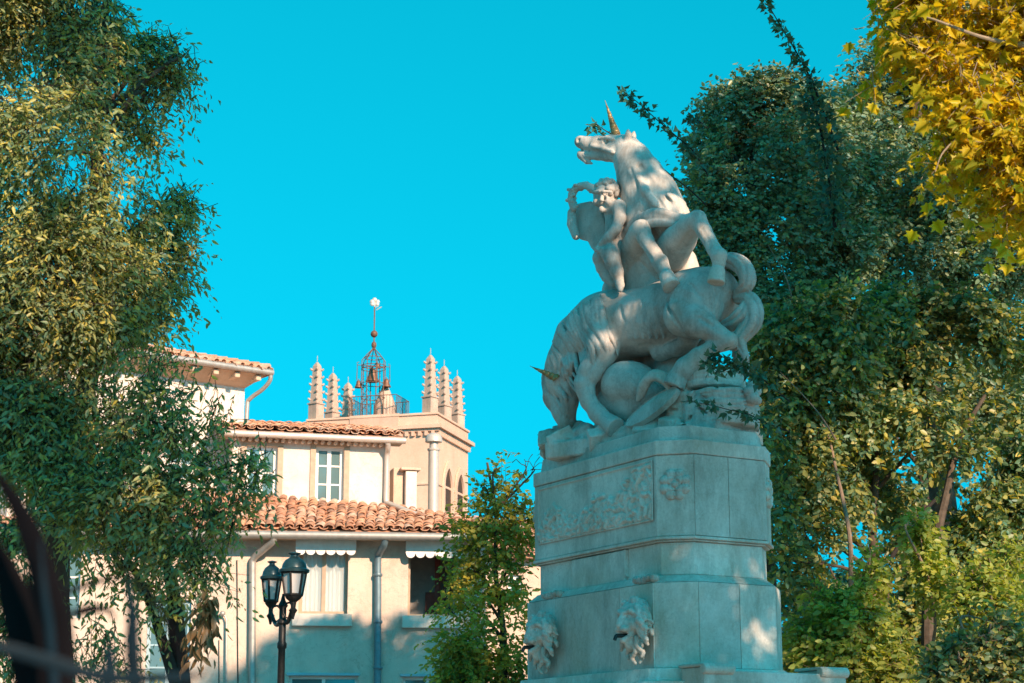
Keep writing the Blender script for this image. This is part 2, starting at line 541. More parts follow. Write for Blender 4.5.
        for a in corners:
            for b in corners:
                if sum(abs(a[q] - b[q]) for q in range(3)) != 1 or a > b:
                    continue
                da = d[cells[:, 0] + a[0], cells[:, 1] + a[1], cells[:, 2] + a[2]]
                db = d[cells[:, 0] + b[0], cells[:, 1] + b[1], cells[:, 2] + b[2]]
                x = (da < 0) != (db < 0)
                t = np.where(x, da / np.where(np.abs(da - db) < 1e-9, 1, da - db), 0)
                for q in range(3):
                    acc[:, q] += np.where(x, a[q] + (b[q] - a[q]) * t, 0)
                cnt += x
        V = s.lo + s.h * (cells + acc / np.maximum(cnt, 1)[:, None])
        quads = []
        for ax in range(3):
            o1, o2 = (ax + 1) % 3, (ax + 2) % 3
            sh = [slice(None)] * 3
            A = ins[tuple(slice(0, -1) if q == ax else slice(None) for q in range(3))]
            B = ins[tuple(slice(1, None) if q == ax else slice(None) for q in range(3))]
            E = np.argwhere(A != B)
            ok = (E[:, o1] > 0) & (E[:, o2] > 0) & (E[:, o1] < d.shape[o1] - 1) & (E[:, o2] < d.shape[o2] - 1)
            E = E[ok]
            fl = A[E[:, 0], E[:, 1], E[:, 2]]
            def cid(u, v):
                q = E.copy()
                q[:, o1] -= u
                q[:, o2] -= v
                return ids[q[:, 0], q[:, 1], q[:, 2]]
            Q = np.stack([cid(0, 0), cid(1, 0), cid(1, 1), cid(0, 1)], 1)
            Q[~fl] = Q[~fl][:, ::-1]
            quads.append(Q)
        Q = np.concatenate(quads)
        Q = Q[(Q >= 0).all(1)]
        return np_mesh(name, xf(V), Q, 4)

def smooth_path(pts, n):
    """Catmull-Rom through rows of pts (k, m) -> (n, m)"""
    P = np.array(pts, float)
    P = np.vstack([2 * P[0] - P[1], P, 2 * P[-1] - P[-2]])
    out = []
    for u in np.linspace(0, len(P) - 3 - 1e-6, n):
        i = int(u); t = u - i
        a, b, c, e = P[i], P[i + 1], P[i + 2], P[i + 3]
        out.append(0.5 * (2 * b + (c - a) * t + (2 * a - 5 * b + 4 * c - e) * t * t + (3 * b - a - 3 * c + e) * t ** 3))
    return np.array(out)
# ------------------------------------------------------------------ ground
g = MB()
g.add([(-600, -300, 0), (600, -300, 0), (600, 900, 0), (-600, 900, 0)], [(0, 1, 2, 3)])
tag(g.build('ground', 'gravel'), kind='structure')
g = MB()
g.add([(-30, -12, 0.004), (30, -12, 0.004), (30, 39.2, 0.004), (-30, 39.2, 0.004)], [(0, 1, 2, 3)])
tag(g.build('paving', 'paving stone'), kind='structure')

# ------------------------------------------------------------------ pedestal
AX_A = Vector((-0.5, 0.8660254, 0)); AX_C = Vector((0.8660254, 0.5, 0))
PED = Vector((1.933 - 0.78 + 0.4105, 20 + 1.351 + 0.237, 0))       # centre of the pedestal in plan
def pq(p, q, z=0.0):
    v = PED + AX_A * p + AX_C * q
    return Vector((v.x, v.y, z))
def octo(e=0.0, a=1.56, b=0.76, ch=0.286):
    a, b, ch = a + e, b + e, ch + e * 0.586
    P = [(-a, -b + ch), (-a, b - ch), (-a + ch, b), (a - ch, b), (a, b - ch), (a, -b + ch), (a - ch, -b), (-a + ch, -b)]
    return [pq(*t) for t in P]
ped = thing('stone_pedestal', (PED.x, PED.y, 0), 'tall chamfered stone pedestal with battle relief and lion masks, carrying the unicorn sculpture', 'pedestal')
def layer(name, e, z0, z1, inset=0.0, bevel=0.012):
    m = MB(); m.prism(octo(e), z0, z1, inset)
    return m.build(name, 'pedestal limestone', ped, bevel=bevel)
layer('top_course', -0.065, 5.262, 5.43, 0.03)
layer('upper_block', 0.0, 4.225, 5.098)
layer('frieze_band', 0.016, 5.10, 5.26)
m = MB(); m.prism(octo(0.02), 4.19, 4.222); m.prism(octo(-0.02), 4.17, 4.188)
m.build('bottom_moulding', 'pedestal limestone', ped, bevel=0.006)
layer('middle_course', -0.06, 3.82, 4.168)
layer('sloped_ledge', 0.075, 3.735, 3.818, 0.13, 0.008)
layer('lower_block', 0.075, 2.84, 3.733)
layer('base_moulding', 0.20, 2.70, 2.838, 0.05)
layer('plinth', 0.30, 0.0, 2.698)
def face_slab(p0, p1, q0, q1, z0, z1):
    m = MB(); m.boxf(PED, AX_A, AX_C, p0, p1, q0, q1, z0, z1)
    m.build('face_slab', 'pedestal limestone', ped, bevel=0.003)
a_, b_, c_ = 1.56, 0.76, 0.286
for q0, q1 in ((-b_ + c_ + 0.004, -0.03), (-0.024, b_ - c_ - 0.004)):      # short side
    face_slab(-a_ - 0.012, -a_ + 0.02, q0, q1, 4.23, 5.094)
a2, b2, c2 = a_ + 0.075, b_ + 0.075, c_ + 0.044
for q0, q1 in ((-b2 + c2 + 0.004, 0.02), (0.026, b2 - c2 - 0.004)):
    face_slab(-a2 - 0.012, -a2 + 0.02, q0, q1, 2.845, 3.728)
for p0, p1 in ((-a2 + c2 + 0.004, -0.66), (-0.654, 0.66), (0.666, a2 - c2 - 0.004)):   # long side
    face_slab(p0, p1, -b2 - 0.012, -b2 + 0.02, 2.845, 3.728)
def p_on_A(px, off=0.0):                      # where a picture column meets the long side
    lo, hi = -2.0, 2.2
    for _ in range(40):
        mid = (lo + hi) / 2
        if unproject(pq(mid, -b_ - off, 4.4))[0] > px: lo = mid
        else: hi = mid
    return mid
pr0, pr1 = p_on_A(622), p_on_A(570)
m = MB(); m.boxf(PED, AX_A, AX_C, pr0, pr1, -b_ + 0.02, -b_ + 0.10, 3.80, 4.155)
m.build('raised_tablet', 'pedestal limestone', ped, bevel=0.01)
m = MB(); m.boxf(PED, AX_A, AX_C, pr0 - 0.03, pr0 - 0.005, -b_ + 0.01, -b_ + 0.09, 3.86, 4.16)
m.build('tablet_edge', 'pedestal limestone', ped, bevel=0.01)

# relief of a battle, cut into the long side
def relief():
    rng = np.random.default_rng(5)
    p0, p1, z0, z1 = -a_ + c_ + 0.05, a_ - c_ - 0.10, 4.40, 5.06
    nu, nv = 330, 92
    U = np.linspace(p0, p1, nu)[:, None] * np.ones((1, nv))
    Zz = np.linspace(z0, z1, nv)[None, :] * np.ones((nu, 1))
    H = np.zeros((nu, nv))
    L = p1 - p0
    for i in range(620):
        u = p0 + rng.uniform(0.01, 0.99) * L
        f = (u - p0) / L                      # 0 = near end of the wall, tall figures; 1 = far end, low ones
        top = 0.60 * math.exp(-(f / 0.22) ** 2) + 0.26 + 0.10 * math.sin(f * 17)
        z = z0 + 0.03 + min(0.58, top) * rng.uniform(0, 1) ** 1.25
        if rng.random() < 0.55:               # limb or body
            ang = rng.uniform(0, math.pi); ln = rng.uniform(0.03, 0.10); r = rng.uniform(0.014, 0.032)
            du, dz = math.cos(ang) * ln, math.sin(ang) * ln
            t = np.clip(((U - u) * du + (Zz - z) * dz) / (ln * ln), 0, 1)
            dd = np.hypot(U - u - du * t, Zz - z - dz * t)
        else:                                 # head, wheel, drum
            r = rng.uniform(0.014, 0.03)
            dd = np.hypot(U - u, Zz - z)
        H = np.maximum(H, 0.9 * rng.uniform(0.6, 1.3) * np.sqrt(np.clip(r * r - dd * dd, 0, None)))
    H = np.minimum(H * 1.5, 0.055)
    edge = np.minimum(np.minimum(U - p0, p1 - U), np.minimum(Zz - z0, z1 - Zz))
    H = np.where(edge < 0.02, 0.022 * np.clip(1 - np.abs(edge - 0.01) / 0.012, 0, 1) ** 0.5, H)
    Q = -b_ - 0.004 - H
    V = np.stack([PED.x + AX_A.x * U + AX_C.x * Q, PED.y + AX_A.y * U + AX_C.y * Q, Zz], -1).reshape(-1, 3)
    i = np.arange(nu * nv).reshape(nu, nv)
    Fq = np.stack([i[:-1, :-1], i[1:, :-1], i[1:, 1:], i[:-1, 1:]], -1).reshape(-1, 4)[:, ::-1]
    # a thin rim back into the wall
    return np_mesh('relief_panel', V, Fq, 4)
link_mesh('relief_panel', relief(), 'pedestal limestone', ped, smooth=True)

def frame_xf(c, ex, ey):
    c, ex, ey = np.array(c), np.array(ex), np.array(ey)
    return lambda V: c + V[:, :1] * ex + V[:, 1:2] * ey + V[:, 2:3] * np.array([0, 0, 1.0])

# rosettes on the chamfers
def rosette_field():
    f = Field((-0.23, -0.09, -0.23), (0.23, 0.04, 0.23), 0.006)
    for k in range(8):
        a = 2 * math.pi * (k + 0.5) / 8
        f.ell((math.cos(a) * 0.118, 0, math.sin(a) * 0.118), (0.058, 0.046, 0.058), None, 0.004)
        b = a + math.pi / 8
        f.ball((math.cos(b) * 0.150, -0.034, math.sin(b) * 0.150), 0.026, 0.004, 'sub')
    for k in range(4):
        a = 2 * math.pi * (k + 0.5) / 4
        f.ell((math.cos(a) * 0.068, -0.012, math.sin(a) * 0.068), (0.048, 0.036, 0.048), None, 0.003)
        b = a + math.pi / 4
        f.cone((math.cos(b) * 0.055, -0.050, math.sin(b) * 0.055), (math.cos(b) * 0.105, -0.046, math.sin(b) * 0.105), 0.012, 0.022, 0.004, 'sub')
    f.ball((0, -0.015, 0), 0.040, 0.003)
    for k in range(16):
        a = 2 * math.pi * k / 16
        f.ball((math.cos(a) * .046, -.042, math.sin(a) * .046), 0.014, 0.003, 'sub')
    f.ball((0, -0.055, 0), 0.009, 0.004, 'sub')
    return f
rf = rosette_field()
for sp, sq in ((-1, -1), (1, -1), (-1, 1)):
    c = pq(sp * (a_ - c_ / 2), sq * (b_ - c_ / 2), 4.775)
    nrm = (AX_A * sp + AX_C * sq).normalized()
    ex = Vector((0, 0, 1)).cross(-nrm).normalized()
    link_mesh('rosette', rf.mesh('rosette', frame_xf(c, -ex, -nrm)), 'pedestal limestone', ped, origin=c, smooth=True)

# lion masks
def lion_field():
    rng = np.random.default_rng(3)
    f = Field((-0.30, -0.42, -0.46), (0.30, 0.06, 0.42), 0.0085)
    f.ell((0, -0.06, 0.08), (0.17, 0.17, 0.22), None, 0.05)
    f.ell((0, -0.17, 0.0), (0.105, 0.12, 0.14), None, 0.05)
    f.ell((0, -0.19, 0.17), (0.10, 0.06, 0.06), None, 0.05)                    # forehead
    for sx in (-1, 1):
        f.limb([((sx * 0.02, -0.255, 0.135), 0.022), ((sx * 0.10, -0.225, 0.155), 0.026), ((sx * 0.145, -0.16, 0.11), 0.022)], 0.02)   # brow
        f.ell((sx * 0.068, -0.245, 0.092), (0.036, 0.035, 0.024), None, 0.018, 'sub')
        f.ball((sx * 0.066, -0.212, 0.092), 0.022, 0.006)
        f.ell((sx * 0.10, -0.18, 0.01), (0.052, 0.06, 0.055), None, 0.03)       # cheek
        f.ell((sx * 0.048, -0.268, -0.035), (0.055, 0.045, 0.036), None, 0.015)  # muzzle pads
        f.ell((sx * 0.022, -0.318, 0.0), (0.012, 0.02, 0.010), None, 0.008, 'sub')
        f.ell((sx * 0.15, -0.08, 0.17), (0.04, 0.05, 0.055), None, 0.015)       # ears
    f.limb([((0, -0.245, 0.125), 0.030), ((0, -0.285, 0.05), 0.030), ((0, -0.30, 0.008), 0.036)], 0.02)   # nose
    f.ell((0, -0.27, -0.095), (0.062, 0.10, 0.034), None, 0.012, 'sub')         # open mouth
    f.limb([((-0.07, -0.20, -0.10), 0.022), ((0, -0.255, -0.148), 0.026), ((0.07, -0.20, -0.10), 0.022)], 0.02)  # lower jaw
    f.ell((0, -0.14, -0.17), (0.07, 0.09, 0.10), None, 0.04)
    for k in range(60):                                                        # locks of the mane
        a = rng.uniform(-0.35, math.pi + 0.35) if k > 16 else rng.uniform(math.pi * 1.1, math.pi * 1.9)
        r0 = 0.13 + rng.uniform(0, 0.06)
        c = np.array([math.cos(a) * r0, -0.12 + rng.uniform(-0.06, 0.05), 0.06 + math.sin(a) * r0 * 1.25])
        ln = rng.uniform(0.10, 0.19) * (1.25 if k <= 16 else 1)
        dr = np.array([math.cos(a) * 0.55, rng.uniform(0.0, 0.25), math.sin(a) * 0.35 - 0.75])
        dr /= np.linalg.norm(dr)
        sw = np.array([rng.uniform(-1, 1), rng.uniform(-0.4, 0.3), 0]) * 0.05
        P = smooth_path([c, c + dr * ln * 0.4 + sw, c + dr * ln * 0.75 - sw * 0.7, c + dr * ln + sw * 0.4], 9)
        rr = np.linspace(0.034, 0.017, 9)
        f.limb(list(zip(P, rr)), 0.008)
    return f
lf = lion_field()
for p in (p_on_A(641, .1), p_on_A(549, .1)):
    c = pq(p, -b2 - 0.02, 3.28)
    lm = link_mesh('lion_mask', lf.mesh('lion_mask', frame_xf(c, -AX_A, AX_C)), 'weathered marble', ped, origin=c, smooth=True)
    m = MB()
    m.tube([c - AX_C * 0.20 + Vector((0, 0, -0.10)), c - AX_C * 0.34 + Vector((0, 0, -0.105))], 0.022, 10)
    m.tube([c - AX_C * 0.34 + Vector((0, 0, -0.105)), c - AX_C * 0.36 + Vector((0, 0, -0.15))], 0.02, 10)
    m.build('water_spout', 'dark iron', lm, smooth=True)
    f = Field((-0.26, -0.10, -0.10), (0.26, 0.10, 0.10), 0.009)
    for k in range(5):
        x = -0.17 + 0.085 * k
        f.ell((x, -0.01, 0.01 * math.cos(k * 2)), (0.048, 0.055, 0.045), None, 0.012)
        f.ell((x + 0.02, -0.05, 0.02), (0.02, 0.02, 0.02), None, 0.01)
    co = c + AX_C * 0.055 + Vector((0, 0, 0.50))
    link_mesh('leaf_swag', f.mesh('leaf_swag', frame_xf(co, -AX_A, AX_C)), 'weathered marble', ped, origin=co, smooth=True)

# consoles standing on the base moulding, at the near corner and beside the short side
def console(px, py, Y, w, name):
    c = at(px, py, Y)
    m = MB()
    M = Matrix((AX_C, AX_A, Vector((0, 0, 1)))).transposed()
    m.box(c + Vector((0, 0, -0.16)), (w, 0.40, 0.24), M=M)
    m.box(c + Vector((0, 0, -0.021)), (w * 1.12, 0.46, 0.034), M=M)
    m.tube([c - AX_C * w * 0.56 - AX_A * 0.2 + Vector((0, 0, -0.06)), c + AX_C * w * 0.56 - AX_A * 0.2 + Vector((0, 0, -0.06))], 0.055, 14)
    m.box((c.x, c.y, (c.z - 0.28) / 2), (w * 0.92, 0.36, c.z - 0.285), M=M)
    m.build(name, 'pedestal limestone', ped, bevel=0.012)
console(706, 664, 19.70, 0.34, 'scroll_console')
console(821, 668, 20.6, 0.33, 'scroll_console')
m = MB()
pa, pb = pq(-a2 - 0.24, -b2 - 0.1), pq(-a2 - 0.24, b2 + 0.35)
m.boxf(PED, AX_A, AX_C, -a2 - 0.30, -a2 - 0.10, -b2 + 0.2, b2 + 0.35, 2.0, 2.80)
m.build('parapet', 'pedestal limestone', ped, bevel=0.012)
m = MB()
m.lathe([(3.6, 0.0), (3.6, 0.62), (3.7, 0.66), (3.7, 0.74), (3.25, 0.74), (3.25, 0.30), (3.2, 0.28)], (PED.x, PED.y, 0.005), 48)
tag(m.build('fountain_basin', 'pedestal limestone', None, origin=(PED.x, PED.y, 0)), 'low round stone fountain basin around the foot of the pedestal', 'basin')

# ------------------------------------------------------------------ the marble group
TH = R(41)
SU = np.array([math.cos(TH), -math.sin(TH), 0]); SN = np.array([math.sin(TH), math.cos(TH), 0])
SO = np.array([1.56, 21.45, 0.0])
CAMP = np.array([0, 0, CAM_H])
def st_t(px, py, d):
    r = ray(px, py)
    return ((SO - CAMP) @ SN + d) / (r @ SN), r
def S(px, py, d=0.0):
    t, r = st_t(px, py, d)
    w = CAMP + r * t - SO
    return np.array([w @ SU, d, w[2]])
def rp(px, py, r, d=0.0):
    return r * st_t(px, py, d)[0] / F_PX
def L(*rows):
    """rows (px, py, r_px, d) -> limb list"""
    return [(S(a, b, d), rp(a, b, r, d)) for a, b, r, d in rows]
def sx(V):
    return SO + V[:, :1] * SU + V[:, 1:2] * SN + V[:, 2:3] * np.array([0, 0, 1.0])
def lock(f, rows, n=10, k=0.006):
    P = smooth_path([list(S(a, b, d)) + [rp(a, b, r, d)] for a, b, r, d in rows], n)
    f.limb([(q[:3], q[3]) for q in P], k)
def fld(x0, x1, y0, y1, d0, d1, h):
    c = np.array([S(x, y, d) for x in (x0, x1) for y in (y0, y1) for d in (d0, d1)])
    return Field(c.min(0), c.max(0), h)
def surf(f, px, py, d0=-.8, d1=.6):
    """depth at which the line of sight through a picture point meets the carved body"""
    for d in np.arange(d0, d1, f.h * .7):
        q = np.round((S(px, py, d) - f.lo) / f.h).astype(int)
        if (q >= 0).all() and (q < f.n).all() and f.d[tuple(q)] < 0:
            return d
    return None
def lay(f, rows, sink=0.0):
    """(px, py, r) rows laid on the body's surface"""
    out, last = [], None
    for px, py, r in rows:
        d = surf(f, px, py)
        if d is None: d = last if last is not None else 0.0
        if last is not None: d = min(max(d, last - .14), last + .07)
        last = d
        out.append((px, py, r, d + sink))
    return out
rngS = np.random.default_rng(11)
HS = 0.0125

grp = thing('unicorn_sculpture', (SO[0], SO[1], 5.43), 'white marble group of two fighting unicorns and a cherub on top of the pedestal', 'sculpture')
def carve(name, f, parent=grp, mat='weathered marble', seed=0, amp=0.0025):
    f.roughen(amp, 16, seed)
    return link_mesh(name, f.mesh(name, sx), mat, parent, smooth=True)

# --- rocks
f = fld(520, 780, 335, 462, -.85, .7, 0.0125)
f.rbox((0.06, 0.0, 5.45), (1.22, 0.46, 0.10), 0.03, None, 0.03)
for i in range(34):                                             # tumbled blocks along the left half
    u = i / 33
    px = 552 + 130 * u + rngS.uniform(-4, 4)
    py = 446 - 17 * u + rngS.uniform(-7, 5)
    d = rngS.uniform(-.42, .15)
    q, _ = np.linalg.qr(rngS.normal(size=(3, 3)))
    k = rngS.uniform(.05, .13)
    f.rbox(S(px, py, d), (k * 1.5, k * 1.1, k * .8), .02, q, 0.03)
f.limb(L((552, 452, 9, 0), (560, 438, 10, 0), (570, 428, 9, .05), (578, 428, 8, 0)), 0.04)
f.limb(L((585, 441, 12, -.2), (615, 437, 11, -.3), (660, 430, 9, -.33), (690, 424, 9, -.33)), 0.05)
f.ball(S(588, 434, -.25), rp(588, 434, 11, -.25), 0.03)
def slab(px0, px1, py0, py1, hd, d, tilt=0.0, n=4):
    k = rp(700, 400, 1, d)
    for i in range(n):                                          # strata
        t0 = py0 + (py1 - py0) * i / n; t1 = py0 + (py1 - py0) * (i + 1) / n
        e0, e1 = rngS.uniform(-2.5, 2.5), rngS.uniform(-3, 2)
        c = S((px0 + px1) / 2 + (e0 + e1) / 2, (t0 + t1) / 2, d + rngS.uniform(-.03, .03))
        ct, sn = math.cos(tilt), math.sin(tilt)
        f.rbox(c, (((px1 - px0) / 2 + (e1 - e0) / 2) * k * .90, hd + rngS.uniform(-.04, .03), (t1 - t0) / 2 * k + .012), .016, [(ct, 0, sn), (0, 1, 0), (-sn, 0, ct)], 0.012)
def drum(px, py0, py1, hw, d, k=.01):
    """a round carved block, its flank ringed with tool marks"""
    b, t = S(px, py1, d), S(px, py0, d)
    t = np.array([b[0], b[1], t[2]])
    r = rp(px, py0, hw, d)
    f.frustum(b, t, r * .97, r, k, 'add', .03)
    n = max(3, int((t[2] - b[2]) / .042))
    for i in range(n):
        z = b[2] + (t[2] - b[2]) * (i + .5) / n
        for q in range(16):
            a0, a1 = 2 * math.pi * q / 16 + rngS.uniform(-.1, .1), 2 * math.pi * (q + .75) / 16
            p0 = np.array([b[0] + math.cos(a0) * r * 1.01, b[1] + math.sin(a0) * r * 1.01, z + rngS.uniform(-.008, .008)])
            p1 = np.array([b[0] + math.cos(a1) * r * 1.01, b[1] + math.sin(a1) * r * 1.01, z + rngS.uniform(-.008, .008)])
            f.cone(p0, p1, .020, .020, .006, 'sub')
drum(713, 373, 391, 33, -.02)
drum(722, 394, 405, 37, -.04)
drum(721, 406, 430, 40, -.04)
f.limb(L((684, 396, 9, -.28), (676, 410, 10, -.3), (680, 424, 9, -.3)), 0.03)
for px, py, r, d in ((752, 386, 6, -.05), (756, 392, 6, -.02), (753, 398, 6, -.12), (757, 401, 5, -.05), (749, 391, 5, -.16)):
    f.ball(S(px, py, d), rp(px, py, r, d), 0.015)
f.limb(L((690, 372, 12, .15), (700, 358, 8, .2), (703, 345, 6, .2)), 0.05)
f.limb(L((668, 395, 26, .3), (676, 366, 19, .3), (672, 346, 14, .3)), 0.06)
f.limb(L((612, 400, 22, .35), (624, 372, 20, .35)), 0.06)
f.limb(L((652, 400, 24, .2), (690, 398, 18, .1)), 0.06)
f.limb(L((640, 352, 16, .4), (672, 345, 14, .4), (690, 350, 10, .35)), 0.06)
f.limb(L((644, 366, 16, .42), (668, 364, 16, .42), (696, 366, 14, .36)), 0.06)
for i in range(44):                                             # chipped faces
    px, py = rngS.uniform(672, 768), rngS.uniform(372, 432)
    c = S(px, py, rngS.uniform(-0.60, -0.40))
    q, _ = np.linalg.qr(rngS.normal(size=(3, 3)))
    f.ell(c, (rngS.uniform(.04, .12), 0.10, rngS.uniform(.012, .03)), q, 0.01, 'sub')
carve('rock_base', f, seed=2, amp=0.006)

# --- bowing unicorn
f = fld(525, 772, 255, 440, -.75, .6, HS)
f.limb(L((702, 300, 33, 0), (668, 314, 33, 0), (640, 322, 33.5, 0), (612, 327, 36, -.02), (600, 333, 34, -.03)), 0.05)
f.limb(L((714, 292, 25, 0), (694, 300, 32, -.03)), 0.05)
f.limb(L((604, 326, 34, 0), (584, 342, 30, 0), (571, 362, 24, -.02), (563, 380, 19, -.05)), 0.05)
f.limb(L((559, 380, 18, -.05), (557, 397, 13.5, -.08), (563, 413, 10, -.10), (567, 423, 9, -.10)), 0.04)
f.limb(L((571, 388, 11, -.12), (570, 402, 8, -.14), (569, 418, 7, -.12)), 0.04)                     # jaw
f.limb(L((545, 383, 3.5, -.2), (547, 394, 3.5, -.22)), 0.03)                                      # brow
for ex, ey_, er in ((553, 393, 3.0), (571, 419.5, 2.2)):
    de = surf(f, ex, ey_) or -.2
    f.ball(S(ex, ey_, de - .01), rp(ex, ey_, er, de), 0.010, 'sub')
    if er > 2.5:
        f.ball(S(ex + .3, ey_ + .3, de + .022), rp(ex, ey_, 2.3, de), 0.003)
        f.limb(L(*lay(f, [(548.5, 391, 1.3), (553, 389, 1.7), (558, 391.5, 1.3)], -.005)), 0.008)
f.limb(L(*lay(f, [(563, 388, 1.8), (566, 400, 1.8), (568, 412, 1.4)], -.005)), 0.02)
f.limb(L(*lay(f, [(556, 398, 1.6), (561, 408, 1.6), (566, 416, 1.2)], -.005)), 0.02)
f.limb(L((564, 427, 1.2, -.2), (574, 425, 1.0, -.19)), 0.01, 'sub')                                # mouth
f.limb(L((566, 372, 5, -.26), (572, 366, 3.5, -.33), (575, 362, 1.5, -.36)), 0.02)                  # ear
f.ell(S(603, 334, -.2), (0.27, 0.26, 0.34), None, 0.05)                                            # shoulder
f.limb(L((607, 338, 20, -.26), (603, 350, 15.5, -.36), (591, 371, 12, -.42), (584.5, 383, 10, -.44), (586, 391, 8.8, -.44), (589, 402, 8, -.43), (597, 413, 8.3, -.42), (601, 417, 9.3, -.42)), 0.04)
f.limb(L((601, 417, 8.0, -.42), (606, 420, 7.2, -.43)), 0.012)
f.frustum(S(604, 418.5, -.43), S(616, 428, -.45), rp(604, 418, 7.8, -.43), rp(616, 428, 11, -.45))                # pastern and hoof
f.ball(S(583, 383, -.50), rp(583, 383, 6.5, -.5), 0.03)                                            # knee cap
f.limb(L((598, 340, 16, .3), (590, 372, 12, .32), (600, 400, 9, .3), (612, 420, 8, .3)), 0.04)
f.ell(S(694, 306, -.20), (0.36, 0.24, 0.36), None, 0.05)                                          # haunch
f.limb(L((690, 308, 26, -.22), (684, 316, 20, -.30), (697, 322, 16.5, -.32), (708, 328, 12, -.32), (719, 334, 8.5, -.30), (730, 340, 8, -.28)), 0.05)
f.limb(L((732, 338, 5, -.26), (734, 344, 4, -.25)), 0.02)
f.limb(L((728, 343, 7.5, -.27), (713, 347, 7.5, -.30), (699, 357, 9.5, -.33), (686, 368, 11, -.36), (678, 378, 10.5, -.38)), 0.035)   # cannon
f.frustum(S(680, 374, -.38), S(674, 387, -.42), rp(680, 374, 9.5, -.38), rp(674, 387, 12, -.42))
f.limb(L((716, 296, 20, .18), (727, 313, 15, .22), (726, 330, 9, .24), (738, 344, 7, .22), (741, 360, 7, .2), (742, 370, 9, .18)), 0.05)
f.limb(L((690, 338, 10, -.05), (676, 347, 9, -.05), (660, 352, 10, -.02)), 0.07)                   # flank fold
fb = f
for rows in ([(620, 306, 1.6), (624, 322, 2.0), (620, 342, 1.8), (616, 354, 1.4)], [(674, 286, 1.6), (668, 300, 2.2), (672, 316, 2.2), (682, 330, 1.8)], [(640, 346, 1.6), (660, 346, 1.8), (676, 338, 1.6)],
             [(700, 318, 1.4), (712, 326, 1.4), (722, 333, 1.2)], [(598, 350, 1.4), (592, 364, 1.4), (587, 376, 1.2)], [(712, 280, 1.6), (716, 296, 2), (712, 312, 1.6)], [(597, 404, 1.0), (592, 394, 1.0), (588, 386, 1.0)], [(690, 284, 1.4), (700, 296, 1.8), (702, 308, 1.4)]):
    f.limb(L(*lay(f, rows, -.008)), 0.025, 'sub')
for x in range(628, 664, 7):
    f.limb(L(*lay(f, [(x, 306, 1.2), (x - 3, 322, 1.6), (x + 1, 338, 1.2)], .012)), 0.03)
lu = carve('bowing_unicorn', f, seed=3)

f = fld(528, 640, 280, 425, -.72, .35, 0.0105)
crest = smooth_path([(612, 292), (598, 294), (583, 302), (571, 313), (562, 326), (554, 341), (549, 354), (545, 366), (546, 374)], 40)
for i in range(54):
    q = .16 + .84 * (i % 27) / 27
    inner = i >= 27
    c = crest[int(q * 38)] + rngS.normal(size=2) * .5
    c = c + (np.array([6.5, 8.0]) if inner else np.array([1.8, 1.2]))
    dy = (52 - 22 * q) * rngS.uniform(.85, 1.1)
    w = (8 + 9 * math.sin(q * math.pi)) * rngS.uniform(.8, 1.2) * (1.1 if inner else .9)
    ph = q * 9 + (1.2 if inner else 0)
    r0 = rngS.uniform(2.5, 3.6)
    rows = []
    for u, rr in ((0, .9), (.25, 1.0), (.5, .9), (.75, .7), (1.0, .3)):
        rows.append((c[0] + w * u ** .8 + 2.4 * math.sin(ph + u * 5.5), c[1] + dy * u, r0 * rr))
    rows = lay(fb, rows, -.028)
    rows = [r_[:3] + (r_[3] + e_,) for r_, e_ in zip(rows, (0.012, 0, 0, .012, .04))]
    lock(f, rows, 16, 0.003)
for i in range(9):                                               # forelock
    c = crest[39 - i]
    rows = lay(fb, [(c[0] + 3, c[1] - 1, 3.4), (c[0] + 4, c[1] + 5, 3.4), (c[0] + 8, c[1] + 11, 2.6), (c[0] + 11 + rngS.uniform(-2, 3), c[1] + 17, 1.4)], -.015)
    lock(f, rows, 9, 0.004)
fm = f
carve('mane', f, lu, seed=4, amp=0.0015)

def horn(base, tip, d0, d1, r0, parent, name='horn', fb=None):
    a, b = S(*base, d0), S(*tip, d1)
    A, B = Vector(sx(a[None])[0]), Vector(sx(b[None])[0])
    m = MB()
    n = 60
    ax = (B - A).normalized()
    e1 = ax.orthogonal().normalized(); e2 = ax.cross(e1)
    pts = [A.lerp(B, i / n) for i in range(n + 1)]
    rr = [max(0.004, r0 * (1 - i / n)) * (1 + 0.10 * math.sin(i * 1.3)) for i in range(n + 1)]
    pts = [p + (e1 * math.cos(i * .65) + e2 * math.sin(i * .65)) * rr[i] * 0.12 for i, p in enumerate(pts)]
    m.tube(pts, rr, 10)
    return m.build(name, 'gilded bronze', parent, smooth=True)
dh = (surf(fm, 556, 378) or -.3) + .02
horn((557.5, 378.5), (530, 366), dh, dh - .10, 0.055, lu)

def plume(f, rows, n, spread, twist=0.8, k=0.003, seed=1):
    """a tail: strands of hair laid side by side round a path of (px, py, r, d)"""
    rng = np.random.default_rng(seed)
    P = smooth_path([list(S(a, b, d)) + [rp(a, b, r, d)] for a, b, r, d in rows], 22)
    f.limb([(q[:3], q[3] * 0.50) for q in P], 0.03)
    for j in range(n):
        a0 = 2 * math.pi * j / n + rng.uniform(-.2, .2)
        out = []
        for i, q in enumerate(P):
            t = P[min(i + 1, len(P) - 1)][:3] - P[max(i - 1, 0)][:3]
            t /= np.linalg.norm(t) + 1e-9
            e = np.cross(t, [0, 1, 0]); e /= np.linalg.norm(e) + 1e-9
            h = np.cross(t, e)
            a = a0 + twist * i / len(P)
            out.append((q[:3] + (e * math.cos(a) + h * math.sin(a)) * q[3] * 0.66, q[3] * spread * .80))
        f.limb(out, k)
f = fld(700, 775, 248, 378, -.4, .3, HS)
plume(f, [(718, 268, 6, 0), (727, 261, 8, 0), (738, 263, 9.5, -.02), (746, 272, 9.5, -.05), (747, 283, 8.5, -.05), (741, 290, 6, -.03), (736, 294, 4, 0)], 9, .42, 1.2)
